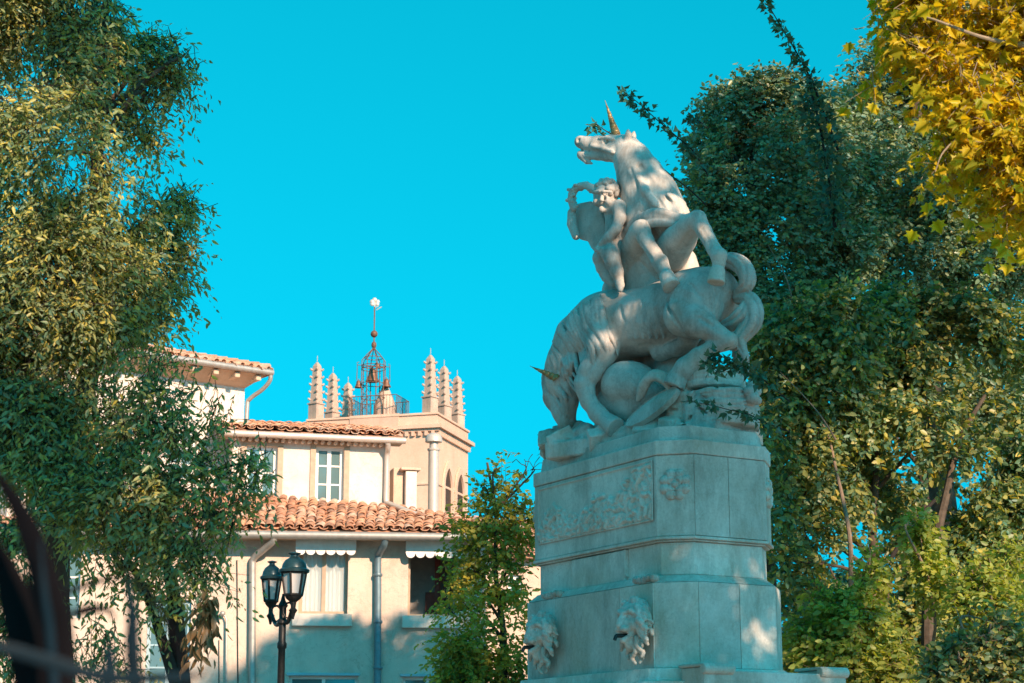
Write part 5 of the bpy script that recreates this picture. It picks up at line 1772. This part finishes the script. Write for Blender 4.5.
# --- hackberry on the left
cl = px_clumps([
    (-40, 0, 15.5, 95), (25, 15, 15, 80), (75, 25, 15.5, 46), (60, 75, 15, 75), (112, 85, 15.5, 56), (155, 70, 15.5, 38, 1, .9), (180, 68, 15.5, 18, 1, .8), (-30, 120, 15, 90),
    (45, 150, 14.5, 80), (115, 145, 15, 52), (150, 112, 15.5, 20), (150, 165, 15.5, 34), (95, 210, 15, 72), (155, 205, 15.5, 44), (184, 214, 15.5, 22), (160, 255, 15.5, 38), (180, 250, 15.5, 18), (172, 285, 15.5, 22), (-20, 250, 15, 90),
    (40, 270, 14.5, 82), (110, 285, 15, 58), (150, 305, 15.5, 32, 1, .8), (20, 350, 14.5, 80), (85, 345, 14.5, 52), (128, 332, 15, 28), (-30, 400, 15, 80)])
t_l = thing('hackberry_tree', (at(70, 700, 15.2).x, 15.2, 0), 'tall hackberry tree with drooping olive green leaves at the left edge of the square', 'tree')
leafy('crown', cl, t_l, 'hackberry leaf', 'narrow', 9800, 12, .063, .50, .65, 21, -.13, 2.6, face=.5)
cl_low = px_clumps([
    (30, 430, 14.5, 62, 1, 1.1), (90, 425, 14.5, 50, 1, .6), (150, 400, 14.5, 34, 1, .45), (190, 395, 14.5, 28, 1, .25), (150, 450, 14, 40, 1, .4), (205, 435, 14, 32, 1, .3), (240, 435, 14, 20, 1, .35), (252, 462, 14, 20, 1, .6), (170, 372, 14.3, 22, 1, .3), (235, 400, 14.2, 12, 1, .3),
    (50, 490, 14.5, 56, 1, .9), (120, 500, 14, 52, 1, .75), (185, 495, 14, 44, 1, .75), (232, 492, 14, 30, 1, .8), (218, 522, 14, 26, 1, .8), (40, 560, 14, 58, 1, .85), (105, 555, 14, 50, 1, .7), (168, 555, 14, 40, 1, .7), (205, 555, 14, 26, 1, .8),
    (30, 630, 14, 56, 1, .7), (90, 620, 14, 44, 1, .45), (150, 605, 14, 32, 1, .5), (190, 600, 14, 16, 1, .8), (120, 660, 14, 38, 1, .25)])
leafy('lower_crown', cl_low, t_l, 'hackberry leaf', 'narrow', 3600, 11, .066, .48, .75, 22, -.12, 3.4, face=.5)
cl_s = px_clumps([(160, 70, 15.4, 30), (184, 66, 15.4, 15), (146, 44, 15.4, 18), (140, 100, 15.4, 20), (172, 94, 15.4, 13), (150, 140, 15.4, 18), (128, 125, 15.2, 24), (182, 206, 15.4, 19), (184, 254, 15.4, 13), (174, 290, 15.4, 15), (158, 322, 15.2, 16), (110, 20, 15.2, 20),
                  (248, 466, 13.9, 19), (264, 480, 13.9, 10), (240, 500, 13.9, 22), (226, 442, 13.9, 15, 1, .6), (204, 470, 13.9, 26), (204, 520, 13.9, 24), (228, 530, 13.9, 16), (242, 402, 14.1, 7, 1, .6), (170, 440, 13.9, 24, 1, .6), (186, 560, 13.9, 22), (216, 575, 13.9, 12), (160, 500, 13.9, 30), (262, 356, 14.2, 4), (150, 398, 14.1, 26, 1, .7), (188, 398, 14.1, 20, 1, .6), (165, 435, 14, 28, 1, .8), (214, 418, 14, 16, 1, .5), (130, 440, 14, 26, 1, .7), (196, 448, 14, 20, 1, .6), (250, 498, 13.9, 12), (150, 365, 14.2, 20, 1, .6)])
leafy('outer_sprays', cl_s, t_l, 'hackberry leaf', 'narrow', 860, 11, .064, .46, .7, 24, -9, 1.0, face=.5, shell=.3)
limbs(t_l, (at(60, 700, 15.2).x, 15.2, 0), cl[::2], .17, 'bark', 3, .25)
m = MB()
for P_ in ([(183, 720, 14.4, .085), (179, 660, 14.4, .07), (174, 600, 14.4, .055), (166, 560, 14.4, .035), (160, 525, 14.4, .012)],
           [(178, 690, 14.3, .05), (162, 640, 14.3, .04), (145, 590, 14.3, .03), (120, 545, 14.3, .02), (108, 500, 14.3, .012)],
           [(190, 480, 14.2, .02), (215, 470, 14.1, .014), (245, 462, 14, .008), (268, 452, 14, .005)]):
    Q = smooth_path([list(at(a, b, c)) + [d] for a, b, c, d in P_], 20)
    m.tube([Vector(q[:3]) for q in Q], [q[3] for q in Q], 8)
m.build('low_stem', 'dark bark', t_l, smooth=True)
cl_dry = px_clumps([(207, 606, 13.8, 9), (203, 622, 13.8, 9), (212, 596, 13.8, 6), (198, 632, 13.8, 7)])
leafy('withered_leaves', cl_dry, t_l, 'withered leaf', 'narrow', 26, 5, .12, .22, 1.6, 23, -9)

# --- young tree between the house and the pedestal
cl = px_clumps([(520, 463, 27, 18, 1, .8), (534, 460, 27, 14), (500, 478, 27, 18, 1, .9), (518, 495, 27, 24), (482, 497, 27, 17, 1, .8), (468, 497, 27, 9, 1, .5), (520, 525, 27, 24), (490, 530, 27, 26), (462, 530, 27, 15, 1, .7),
                (450, 527, 27, 8, 1, .5), (530, 470, 27.5, 16), (475, 560, 27, 24), (505, 575, 27, 24, 1, .7), (452, 590, 27, 14, 1, .5), (485, 605, 27, 28), (515, 620, 27, 26), (470, 640, 27, 26), (445, 672, 27, 18), (500, 660, 27, 32), (475, 690, 27, 34), (530, 680, 27, 25), (455, 700, 27, 30), (448, 615, 27, 16), (438, 640, 27, 12, 1, .7), (460, 575, 27, 14), (455, 655, 27, 20)])
t_y = thing('young_tree', (at(497, 700, 27).x, 27, 0), 'slender young tree with small green leaves between the cream house and the pedestal', 'tree')
leafy('crown', cl, t_y, 'young tree leaf', 'oval', 1350, 11, .084, .55, .4, 31, -.18, 3.2, face=.5, twig_mat='bark')
cl_s = px_clumps([(470, 600, 26.8, 25), (450, 640, 26.8, 19), (490, 640, 26.8, 26), (515, 600, 26.8, 22), (440, 672, 26.8, 16), (480, 672, 26.8, 26), (520, 650, 26.8, 22), (458, 562, 26.8, 15, 1, .9), (462, 505, 26.8, 10, 1, .8), (445, 605, 26.8, 14), (433, 655, 26.8, 11), (478, 505, 26.8, 16, 1, .8), (500, 560, 26.8, 20, 1, .7), (470, 530, 26.8, 16, 1, .7), (452, 527, 26.8, 8)])
leafy('lower_sprays', cl_s, t_y, 'young tree leaf', 'oval', 290, 11, .08, .5, .4, 32, -9, 1.0, face=.5, shell=.3)
limbs(t_y, (at(497, 700, 27).x, 27, 0), cl[::2], .09, 'bark', 5, .2)

# --- the two evergreen trees behind the sculpture
cl = px_clumps([(742, 118, 27, 46), (775, 108, 27, 44), (806, 112, 27, 36), (718, 150, 27, 34), (705, 178, 27, 22), (826, 118, 27, 26), (745, 225, 26.5, 40), (760, 200, 26.5, 40), (842, 118, 27.5, 30, 1, .8), (850, 170, 27.5, 40), (850, 230, 27.5, 44), (700, 160, 27, 14), (760, 165, 26.5, 60), (812, 165, 27, 52), (725, 205, 26.5, 42), (700, 215, 26.5, 14),
                (780, 225, 26.5, 60), (735, 260, 26.5, 48), (775, 290, 26.5, 50), (825, 250, 27, 55), (760, 330, 27, 34)])
t_e = thing('evergreen_tree', (at(775, 700, 27).x, 27, 0), 'dense rounded evergreen tree with blue green foliage right behind the sculpture', 'tree')
leafy('crown', cl, t_e, 'evergreen leaf', 'oval', 9000, 12, .078, .45, .3, 41, -.32, 3.0, face=.5)
cl_s = px_clumps([(748, 230, 26.2, 24), (738, 200, 26.2, 22), (757, 262, 26.2, 22), (768, 135, 26.6, 20), (725, 230, 26.2, 16), (712, 195, 26.3, 14), (770, 300, 26.2, 22)])
leafy('inner_sprays', cl_s, t_e, 'evergreen leaf', 'oval', 420, 12, .078, .45, .3, 45, -9, 1.0, face=.5, shell=.3)
limbs(t_e, (at(775, 700, 27).x, 27, 0), cl[::3], .28, 'bark', 7, .3)
cl = px_clumps([(872, 88, 29, 30), (895, 66, 29, 40), (930, 45, 29, 46), (975, 30, 29, 55), (860, 120, 29, 36), (905, 125, 29, 55), (955, 115, 29, 58), (1010, 95, 29, 60), (870, 175, 28.5, 48), (920, 190, 28, 60), (975, 190, 28, 60), (1030, 190, 28, 60),
                (865, 235, 28, 50), (920, 260, 28, 55), (975, 265, 28, 50), (1035, 270, 28, 45)])
t_f = thing('evergreen_tree', (at(940, 700, 29).x, 29, 0), 'broader taller evergreen tree partly covered by the yellow plane branches', 'tree')
leafy('crown', cl, t_f, 'evergreen leaf', 'oval', 8500, 12, .084, .58, .3, 42, -.24, 2.8, face=.5)
limbs(t_f, (at(940, 700, 29).x, 29, 0), cl[::3], .32, 'bark', 8, .3)
# --- ivy-grown thicket below them
cl = px_clumps([(930, 425, 25, 34), (905, 400, 25, 30), (960, 450, 25, 30), (778, 520, 24.5, 22), (778, 490, 24.5, 18), (790, 340, 25, 45), (840, 330, 25, 50), (900, 330, 26, 55), (960, 335, 26, 52), (1020, 340, 26, 40, 1, .6), (790, 400, 25, 40), (830, 410, 25, 50), (890, 410, 26, 58), (950, 420, 26, 55), (1015, 430, 26, 50), (800, 465, 25, 40), (850, 475, 25.5, 48), (920, 490, 26, 58), (985, 500, 26, 52), (1035, 500, 26, 45),
                (790, 530, 25, 30), (828, 520, 25, 30, 1, .7), (935, 560, 26, 50), (990, 575, 26, 40, 1, .6), (800, 590, 25, 34), (860, 610, 25.5, 34), (920, 640, 26, 48), (980, 650, 26, 48), (800, 660, 25, 45), (860, 680, 25.5, 45), (1030, 640, 26, 40), (775, 450, 24.5, 18), (785, 560, 24.5, 18)])
t_g = thing('maple_thicket', (at(880, 700, 25.5).x, 25.5, 0), 'tall dark thicket of maple stems grown over with ivy, right of the pedestal', 'tree')
leafy('crown', cl, t_g, 'mixed ivy and maple leaf', 'oval', 10500, 11, .10, .55, .45, 43, -.16, 2.6, face=.5)
limbs(t_g, (at(905, 700, 26).x, 26, 0), cl[::4], .13, 'bark', 9, .2, height=at(905, 330, 26).z)
def stem(P_, mat, parent, name='stem', n=26, sides=8):
    Q = smooth_path([list(at(a, b, c)) + [d] for a, b, c, d in P_], n)
    m = MB(); m.tube([Vector(q[:3]) for q in Q], [q[3] for q in Q], sides)
    return m.build(name, mat, parent, smooth=True)
stem([(851, 690, 24.2, .04), (851, 600, 24.2, .034), (850, 540, 24.2, .03), (843, 500, 24.3, .026), (836, 470, 24.4, .02), (828, 435, 24.6, .014), (812, 408, 25, .006)], 'pale bark', t_g)
stem([(836, 440, 24.0, .014), (820, 415, 24.0, .01), (800, 392, 24.2, .007), (780, 372, 24.6, .003)], 'pale bark', t_g)
stem([(930, 700, 24.5, .10), (928, 620, 24.5, .085), (932, 560, 24.6, .07), (945, 500, 24.8, .055), (960, 440, 25, .04), (985, 395, 25, .025)], 'bark', t_g)
stem([(795, 310, 24.9, .012), (785, 275, 24.9, .009), (768, 245, 25.2, .004)], 'pale bark', t_g)
stem([(890, 560, 24.2, .03), (912, 525, 24.3, .03), (935, 500, 24.4, .022)], 'dark bark', t_g)
# --- sunlit shrubs in front of the thicket
def shrub(name, rows, label, seed, n, leaf, mat='bright shrub leaf', kind='oval'):
    c = px_clumps(rows)
    base = (sum(x[0][0] for x in c) / len(c), sum(x[0][1] for x in c) / len(c), 0)
    s_ = thing(name, base, label, 'shrub', None)
    leafy('foliage', c, s_, mat, kind, n, 9, leaf, .38, .25, seed, -.30, 2.4, twig_mat='pale bark')
    limbs(s_, base, c, .05, 'pale bark', seed, .1, 'stem')
    return s_
shrub('bright_shrub', [(812, 640, 22.5, 26), (840, 600, 22.5, 26), (868, 585, 22.5, 22), (858, 625, 22.3, 30), (890, 640, 22.5, 28), (835, 665, 22.3, 30), (880, 680, 22.3, 34), (870, 560, 22.6, 12)], 'bright yellow green shrub at the foot of the thicket, nearest the pedestal', 51, 1500, .088)
shrub('bright_shrub', [(925, 560, 22.8, 16), (922, 530, 22.8, 14), (935, 590, 22.8, 14)], 'small pale tuft of leaves on a stem halfway up the thicket', 52, 240, .09)
shrub('bright_shrub', [(985, 590, 22, 22), (1005, 615, 22, 26), (965, 605, 22, 18), (990, 565, 22.2, 10), (1015, 660, 22, 26), (1005, 560, 22.2, 16)], 'yellow green shrub with reddish stems near the right edge, above the dark shrub', 53, 900, .088)

# --- autumn plane tree whose branches hang into the picture at top right, its unseen crown shaped to shade sculpture, trees and house
PLX, PLY = 7.0, 7.4
t_p = thing('plane_tree', (PLX, PLY, 0), 'plane tree with yellow autumn leaves hanging in at the top right corner', 'tree')
cl_p = px_clumps([(890, 3, 12.6, 22, 1, .4), (925, 8, 12.4, 36, 1, .7), (975, 5, 12.2, 48, 1, .9), (1020, 20, 12.2, 44, 1, .8), (905, 45, 12.3, 24, 1, .4), (945, 60, 12.2, 38, 1, .7), (990, 75, 12, 46, 1, .9), (1025, 95, 12.2, 34, 1, .8), (935, 110, 12.4, 24, 1, .4), (965, 130, 12.2, 32, 1, .6), (1005, 150, 12, 36, 1, .8),
                  (945, 165, 12.2, 20, 1, .5), (1020, 205, 12.1, 24, 1, .6), (990, 200, 12.3, 20, 1, .35), (1000, 232, 12.2, 10, 1, .4), (873, 85, 12.3, 6, 1, .7), (1020, 250, 12.2, 14, 1, .4)])
leafy('hanging_branches', cl_p, t_p, 'autumn plane leaf', 'maple', 1200, 7, .082, .5, .5, 61, -.02, 3.4, twig_mat='plane bark', flat=.2, twig_r=.007)

shade = [((9.1, 8.4, 10.9), 2.6, 2.4, 3.4, 1.3), ((9.0, 8.6, 14.8), 2.4, 2.2, 1.5, .5), ((10.2, 9.6, 12.6), 2.4, 2.4, 2.6, .8), ((9.4, 14.8, 15.0), 3.0, 2.6, 3.0, .9), ((8.4, 16.6, 14.4), 1.5, 1.5, 1.6, .8),
         ((2.2, 7.2, 11.6), 2.1, 2.0, 2.4, 1.1), ((1.6, 6.9, 8.6), 1.9, 1.9, 1.5, 1.0), ((3.4, 6.5, 13.8), 1.8, 1.8, 1.6, .8), ((0.8, 6.6, 7.3), 2.2, 1.6, 1.4, 2.6), ((3.0, 7.4, 8.6), 1.5, 1.6, 1.8, 1.0)]
leafy('crown', shade, t_p, 'autumn plane leaf', 'maple', 5700, 8, .19, .55, .45, 62, -.20, 1.3, twig_mat='plane bark', flat=.2, twig_r=.007)
limbs(t_p, (PLX, PLY, 0), shade, .34, 'plane bark', 11, .3)
for rows in ([(1090, 40, 11.6, .03), (1030, 45, 11.9, .022), (985, 38, 12, .014), (935, 20, 12, .008), (895, 8, 12.3, .004)], [(1085, 120, 11.6, .025), (1020, 125, 11.9, .018), (975, 128, 12, .011), (945, 150, 12, .006), (935, 172, 12, .003)], [(1080, 190, 11.6, .02), (1030, 198, 11.9, .014), (1005, 215, 12, .008), (1000, 230, 12, .004)]):
    stem(rows, 'plane bark', t_p, 'hanging_limb')

# --- a further row of trees closing the view on the right
cl = px_clumps([(800, 380, 33, 60), (870, 360, 33, 60), (940, 370, 33, 60), (1010, 380, 33, 60), (830, 460, 33, 50), (900, 470, 33, 60, 1, .8), (970, 450, 33, 60), (1040, 460, 33, 60), (960, 540, 33, 60, 1, .8), (1030, 570, 33, 60), (820, 620, 33, 60), (890, 640, 33, 60), (960, 640, 33, 60), (1030, 660, 33, 60)])
t_h = thing('background_tree', (at(920, 700, 33).x, 33, 0), 'dark tree filling the gaps behind the ivy grown thicket', 'tree')
leafy('crown', cl, t_h, 'evergreen leaf', 'oval', 5200, 9, .13, .5, .35, 44, -.30, 2.2)
limbs(t_h, (at(920, 700, 33).x, 33, 0), cl[::3], .25, 'bark', 12, .2)

# --- climbing shoots that reach out of the evergreens into the sky, and ivy sprays on the plinth
def shoot(name, rows, label, cat, mat, leaf, n, per, seed, r=.012, kind='lobed', spread=.10, grp=None):
    rng = np.random.default_rng(seed)
    Q = smooth_path([list(at(a, b, c)) for a, b, c in rows], 40)
    root = thing(name, tuple(Q[0]), label, cat, grp)
    m = MB(); m.tube([Vector(q) for q in Q], list(np.linspace(r, r * .3, 40)), 6)
    m.build('stem', 'dark bark', root, smooth=True)
    i = rng.integers(2, 39, n)
    pos = Q[i] + rng.normal(size=(n, 3)) * .012
    t = norm(Q[np.minimum(i + 1, 39)] - Q[i - 1])
    P, Yd, Up, Sz = [], [], [], []
    for k in range(per):
        yd = rng.normal(size=(n, 3)) * .9 + t * .4 + np.array([0, 0, -.5])
        P.append(pos + norm(yd) * spread * rng.uniform(.1, 1, (n, 1))); Yd.append(yd)
        Up.append(rng.normal(size=(n, 3)) + np.array([0, -.7, .4])); Sz.append(leaf * rng.uniform(.6, 1.2, n))
    link_mesh('leaves', leaves_mesh('leaves', np.concatenate(P), np.concatenate(Yd), np.concatenate(Up), np.concatenate(Sz), kind), mat, root)
    return root
shoot('climbing_shoot', [(838, 150, 25), (826, 118, 25), (812, 82, 25), (798, 55, 25), (783, 30, 25), (763, -4, 25)], 'long leafy shoot rising above the evergreen tree to the upper picture edge', 'vine', 'ivy leaf', .11, 120, 2, 71, .02)
shoot('climbing_shoot', [(835, 230, 25), (832, 200, 25), (826, 160, 25), (818, 120, 25), (808, 78, 25)], 'thick ivy covered stem on the front of the evergreen tree', 'vine', 'ivy leaf', .13, 190, 3, 72, .03, spread=.26)
shoot('climbing_shoot', [(708, 176, 24), (694, 152, 24), (676, 136, 24), (655, 118, 24), (636, 101, 24), (618, 88, 24)], 'leafy shoot stretching left into the sky right of the raised horn', 'vine', 'ivy leaf', .10, 110, 2, 73, .012)
shoot('climbing_shoot', [(707, 128, 25), (700, 122, 25), (693, 118, 25), (689, 113, 25)], 'short leafy tip poking out of the left side of the evergreen tree', 'vine', 'ivy leaf', .10, 22, 2, 74, .01)
shoot('climbing_shoot', [(706, 205, 24), (690, 190, 24), (672, 176, 24), (655, 162, 24), (646, 155, 24)], 'thin wiry shoot with few leaves passing behind the neck of the rearing unicorn', 'vine', 'ivy leaf', .07, 26, 1, 75, .012)
shoot('climbing_shoot', [(620, 140, 23.5), (611, 134, 23.5), (603, 129, 23.5), (596, 124, 23.5), (592, 127, 23.5)], 'small dark leaf tuft showing behind the head of the rearing unicorn', 'vine', 'ivy leaf', .09, 22, 2, 76, .01)
shoot('ivy_spray', [(790, 432, 19.9), (764, 422, 19.7), (748, 414, 19.55), (730, 410, 19.5), (710, 405, 19.5), (686, 401, 19.5)], 'ivy spray hanging across the lower rock ledge of the sculpture', 'ivy', 'ivy leaf', .085, 52, 2, 77, .008, spread=.07, grp=None)
shoot('ivy_spray', [(790, 402, 19.9), (766, 382, 19.7), (750, 370, 19.6), (738, 362, 19.55), (722, 357, 19.5), (704, 352, 19.5)], 'denser ivy spray in front of the hind hoof of the bowing unicorn', 'ivy', 'ivy leaf', .095, 90, 2, 78, .008, spread=.10)
shoot('ivy_spray', [(735, 362, 19.6), (722, 372, 19.55), (712, 368, 19.5), (706, 362, 19.5)], 'short ivy tuft on the uppermost rock ledge under the hock', 'ivy', 'ivy leaf', .085, 30, 2, 79, .006)
shoot('climbing_shoot', [(562, 470, 22.6), (552, 458, 22.6), (546, 446, 22.6), (544, 436, 22.6)], 'thin sprig growing up left of the muzzle of the bowing unicorn', 'vine', 'ivy leaf', .08, 16, 1, 80, .008)

# --- shaded shrub at the lower right
shrub('dark_shrub', [(960, 655, 17, 24), (995, 650, 17, 26), (1025, 665, 17, 28), (940, 675, 17, 20), (985, 685, 17, 30), (1005, 625, 17, 14)], 'dark green shaded shrub filling the lower right picture corner', 94, 760, .07, 'mixed ivy and maple leaf', 'oval')
# --- strap-leaved plant close to the camera, out of focus
base = at(15, 760, 2.05)
sp = thing('strap_leaf_plant', (base.x, base.y, 0), 'dark strap leaved plant out of focus close to the camera at bottom left', 'plant')
m = MB(); m.tube([(base.x, base.y, 0), (base.x + .01, base.y, .9), (base.x, base.y, base.z - .05)], [.055, .045, .04], 10)
m.build('stem', 'dark bark', sp, smooth=True)
def strap(rows, mat, wpx, name='strap_leaf'):
    """rows (px, py, Y): a long folded blade of width wpx"""
    Q = smooth_path([list(at(a, b, c)) for a, b, c in rows], 30)
    m = MB()
    vs = []
    for i, q in enumerate(Q):
        t = Vector(Q[min(i + 1, 29)]) - Vector(Q[max(i - 1, 0)])
        t.normalize()
        e = t.cross(Vector((0.25, 1, .1))).normalized()
        f = e.cross(t).normalized()
        u = i / 29
        w = wpx * 2.05 / F_PX / 2 * (min(1, .45 + 2.2 * u) if u < .25 else 1) * (1 - max(0, (u - .55) / .45) ** 1.6 * .93)
        p = Vector(q)
        vs += [p - e * w + f * w * .35, p, p + e * w + f * w * .35, p + f * .004 + e * .0]
    fs = []
    for i in range(29):
        a, b = i * 4, i * 4 + 4
        fs += [(a, a + 1, b + 1, b), (a + 1, a + 2, b + 2, b + 1), (a, b, b + 3, a + 3), (a + 2, a + 3, b + 3, b + 2)]
    m.add(vs, fs)
    m.build(name, mat, sp, smooth=True)
B_ = (20, 770, 2.05)
strap([B_, (50, 730, 2.0), (56, 660, 2.0), (44, 590, 2.02), (22, 520, 2.04), (-15, 455, 2.06)], 'dark strap leaf', 36)
strap([B_, (30, 700, 2.1), (22, 640, 2.1), (6, 580, 2.12), (-12, 530, 2.12)], 'dark strap leaf', 46)
strap([B_, (60, 730, 2.1), (56, 660, 2.2), (62, 622, 2.25), (84, 610, 2.3), (108, 610, 2.32), (114, 622, 2.33)], 'dark strap leaf', 13)
strap([B_, (48, 700, 2.15), (48, 640, 2.25), (60, 598, 2.3), (88, 584, 2.35), (116, 578, 2.4), (130, 586, 2.42)], 'dark strap leaf', 9)
strap([(150, 780, 2.2), (136, 700, 2.2), (131, 650, 2.2), (131, 610, 2.22), (127, 578, 2.25)], 'grey strap leaf', 17)
strap([(90, 790, 2.1), (102, 710, 2.1), (108, 665, 2.12), (108, 638, 2.14)], 'grey strap leaf', 17)
strap([B_, (52, 720, 1.95), (50, 640, 1.97), (44, 590, 2.0), (40, 540, 2.0)], 'grey strap leaf', 9)
strap([(-60, 640, 1.8), (0, 648, 1.8), (50, 662, 1.82), (110, 678, 1.85), (190, 676, 1.95), (205, 672, 2.0)], 'grey strap leaf', 12)
strap([(230, 780, 2.3), (192, 700, 2.3), (182, 660, 2.3), (160, 610, 2.32), (128, 572, 2.35), (118, 562, 2.35)], 'dark strap leaf', 6)

t_q = thing('plane_tree', (15.5, 17.5, 0), 'added plane tree out of view on the right, put there to shade the evergreens', 'tree')
shade2 = [((13.2, 17.4, 14.2), 3.0, 2.8, 2.8, 1.0), ((14.6, 18.5, 11.0), 2.6, 2.6, 2.4, 1.0), ((12.0, 18.4, 16.6), 2.2, 2.2, 1.8, .8)]  # unseen crown, added to dapple the evergreens with shade
leafy('crown', shade2, t_q, 'autumn plane leaf', 'maple', 800, 8, .19, .55, .45, 63, -.12, 1.5, twig_mat='plane bark', twig_r=.007)
limbs(t_q, (15.5, 17.5, 0), shade2, .3, 'plane bark', 13, .3)

# --- far greenery beyond the square
rngF = np.random.default_rng(99)
far = [((x, 92 + rngF.uniform(-6, 6), rngF.uniform(1.2, 2.0)), 4.5, 3.0, rngF.uniform(2.0, 3.2), 1.0) for x in np.arange(-70, 71, 6)]
P, D, C = crown_points(far, rngF, 2600, -9, 1.0, 98)
P = np.repeat(P, 6, 0) + rngF.normal(size=(len(P) * 6, 3)) * .45
tl = link_mesh('tree_line', leaves_mesh('tree_line', P, rngF.normal(size=P.shape), rngF.normal(size=P.shape) + np.array([0, -.6, .5]), rngF.uniform(.35, .7, len(P)), 'oval'), 'evergreen leaf', None, origin=(0, 92, 0))
tag(tl, 'low dark band of greenery far beyond the square', 'greenery', None, 'stuff')
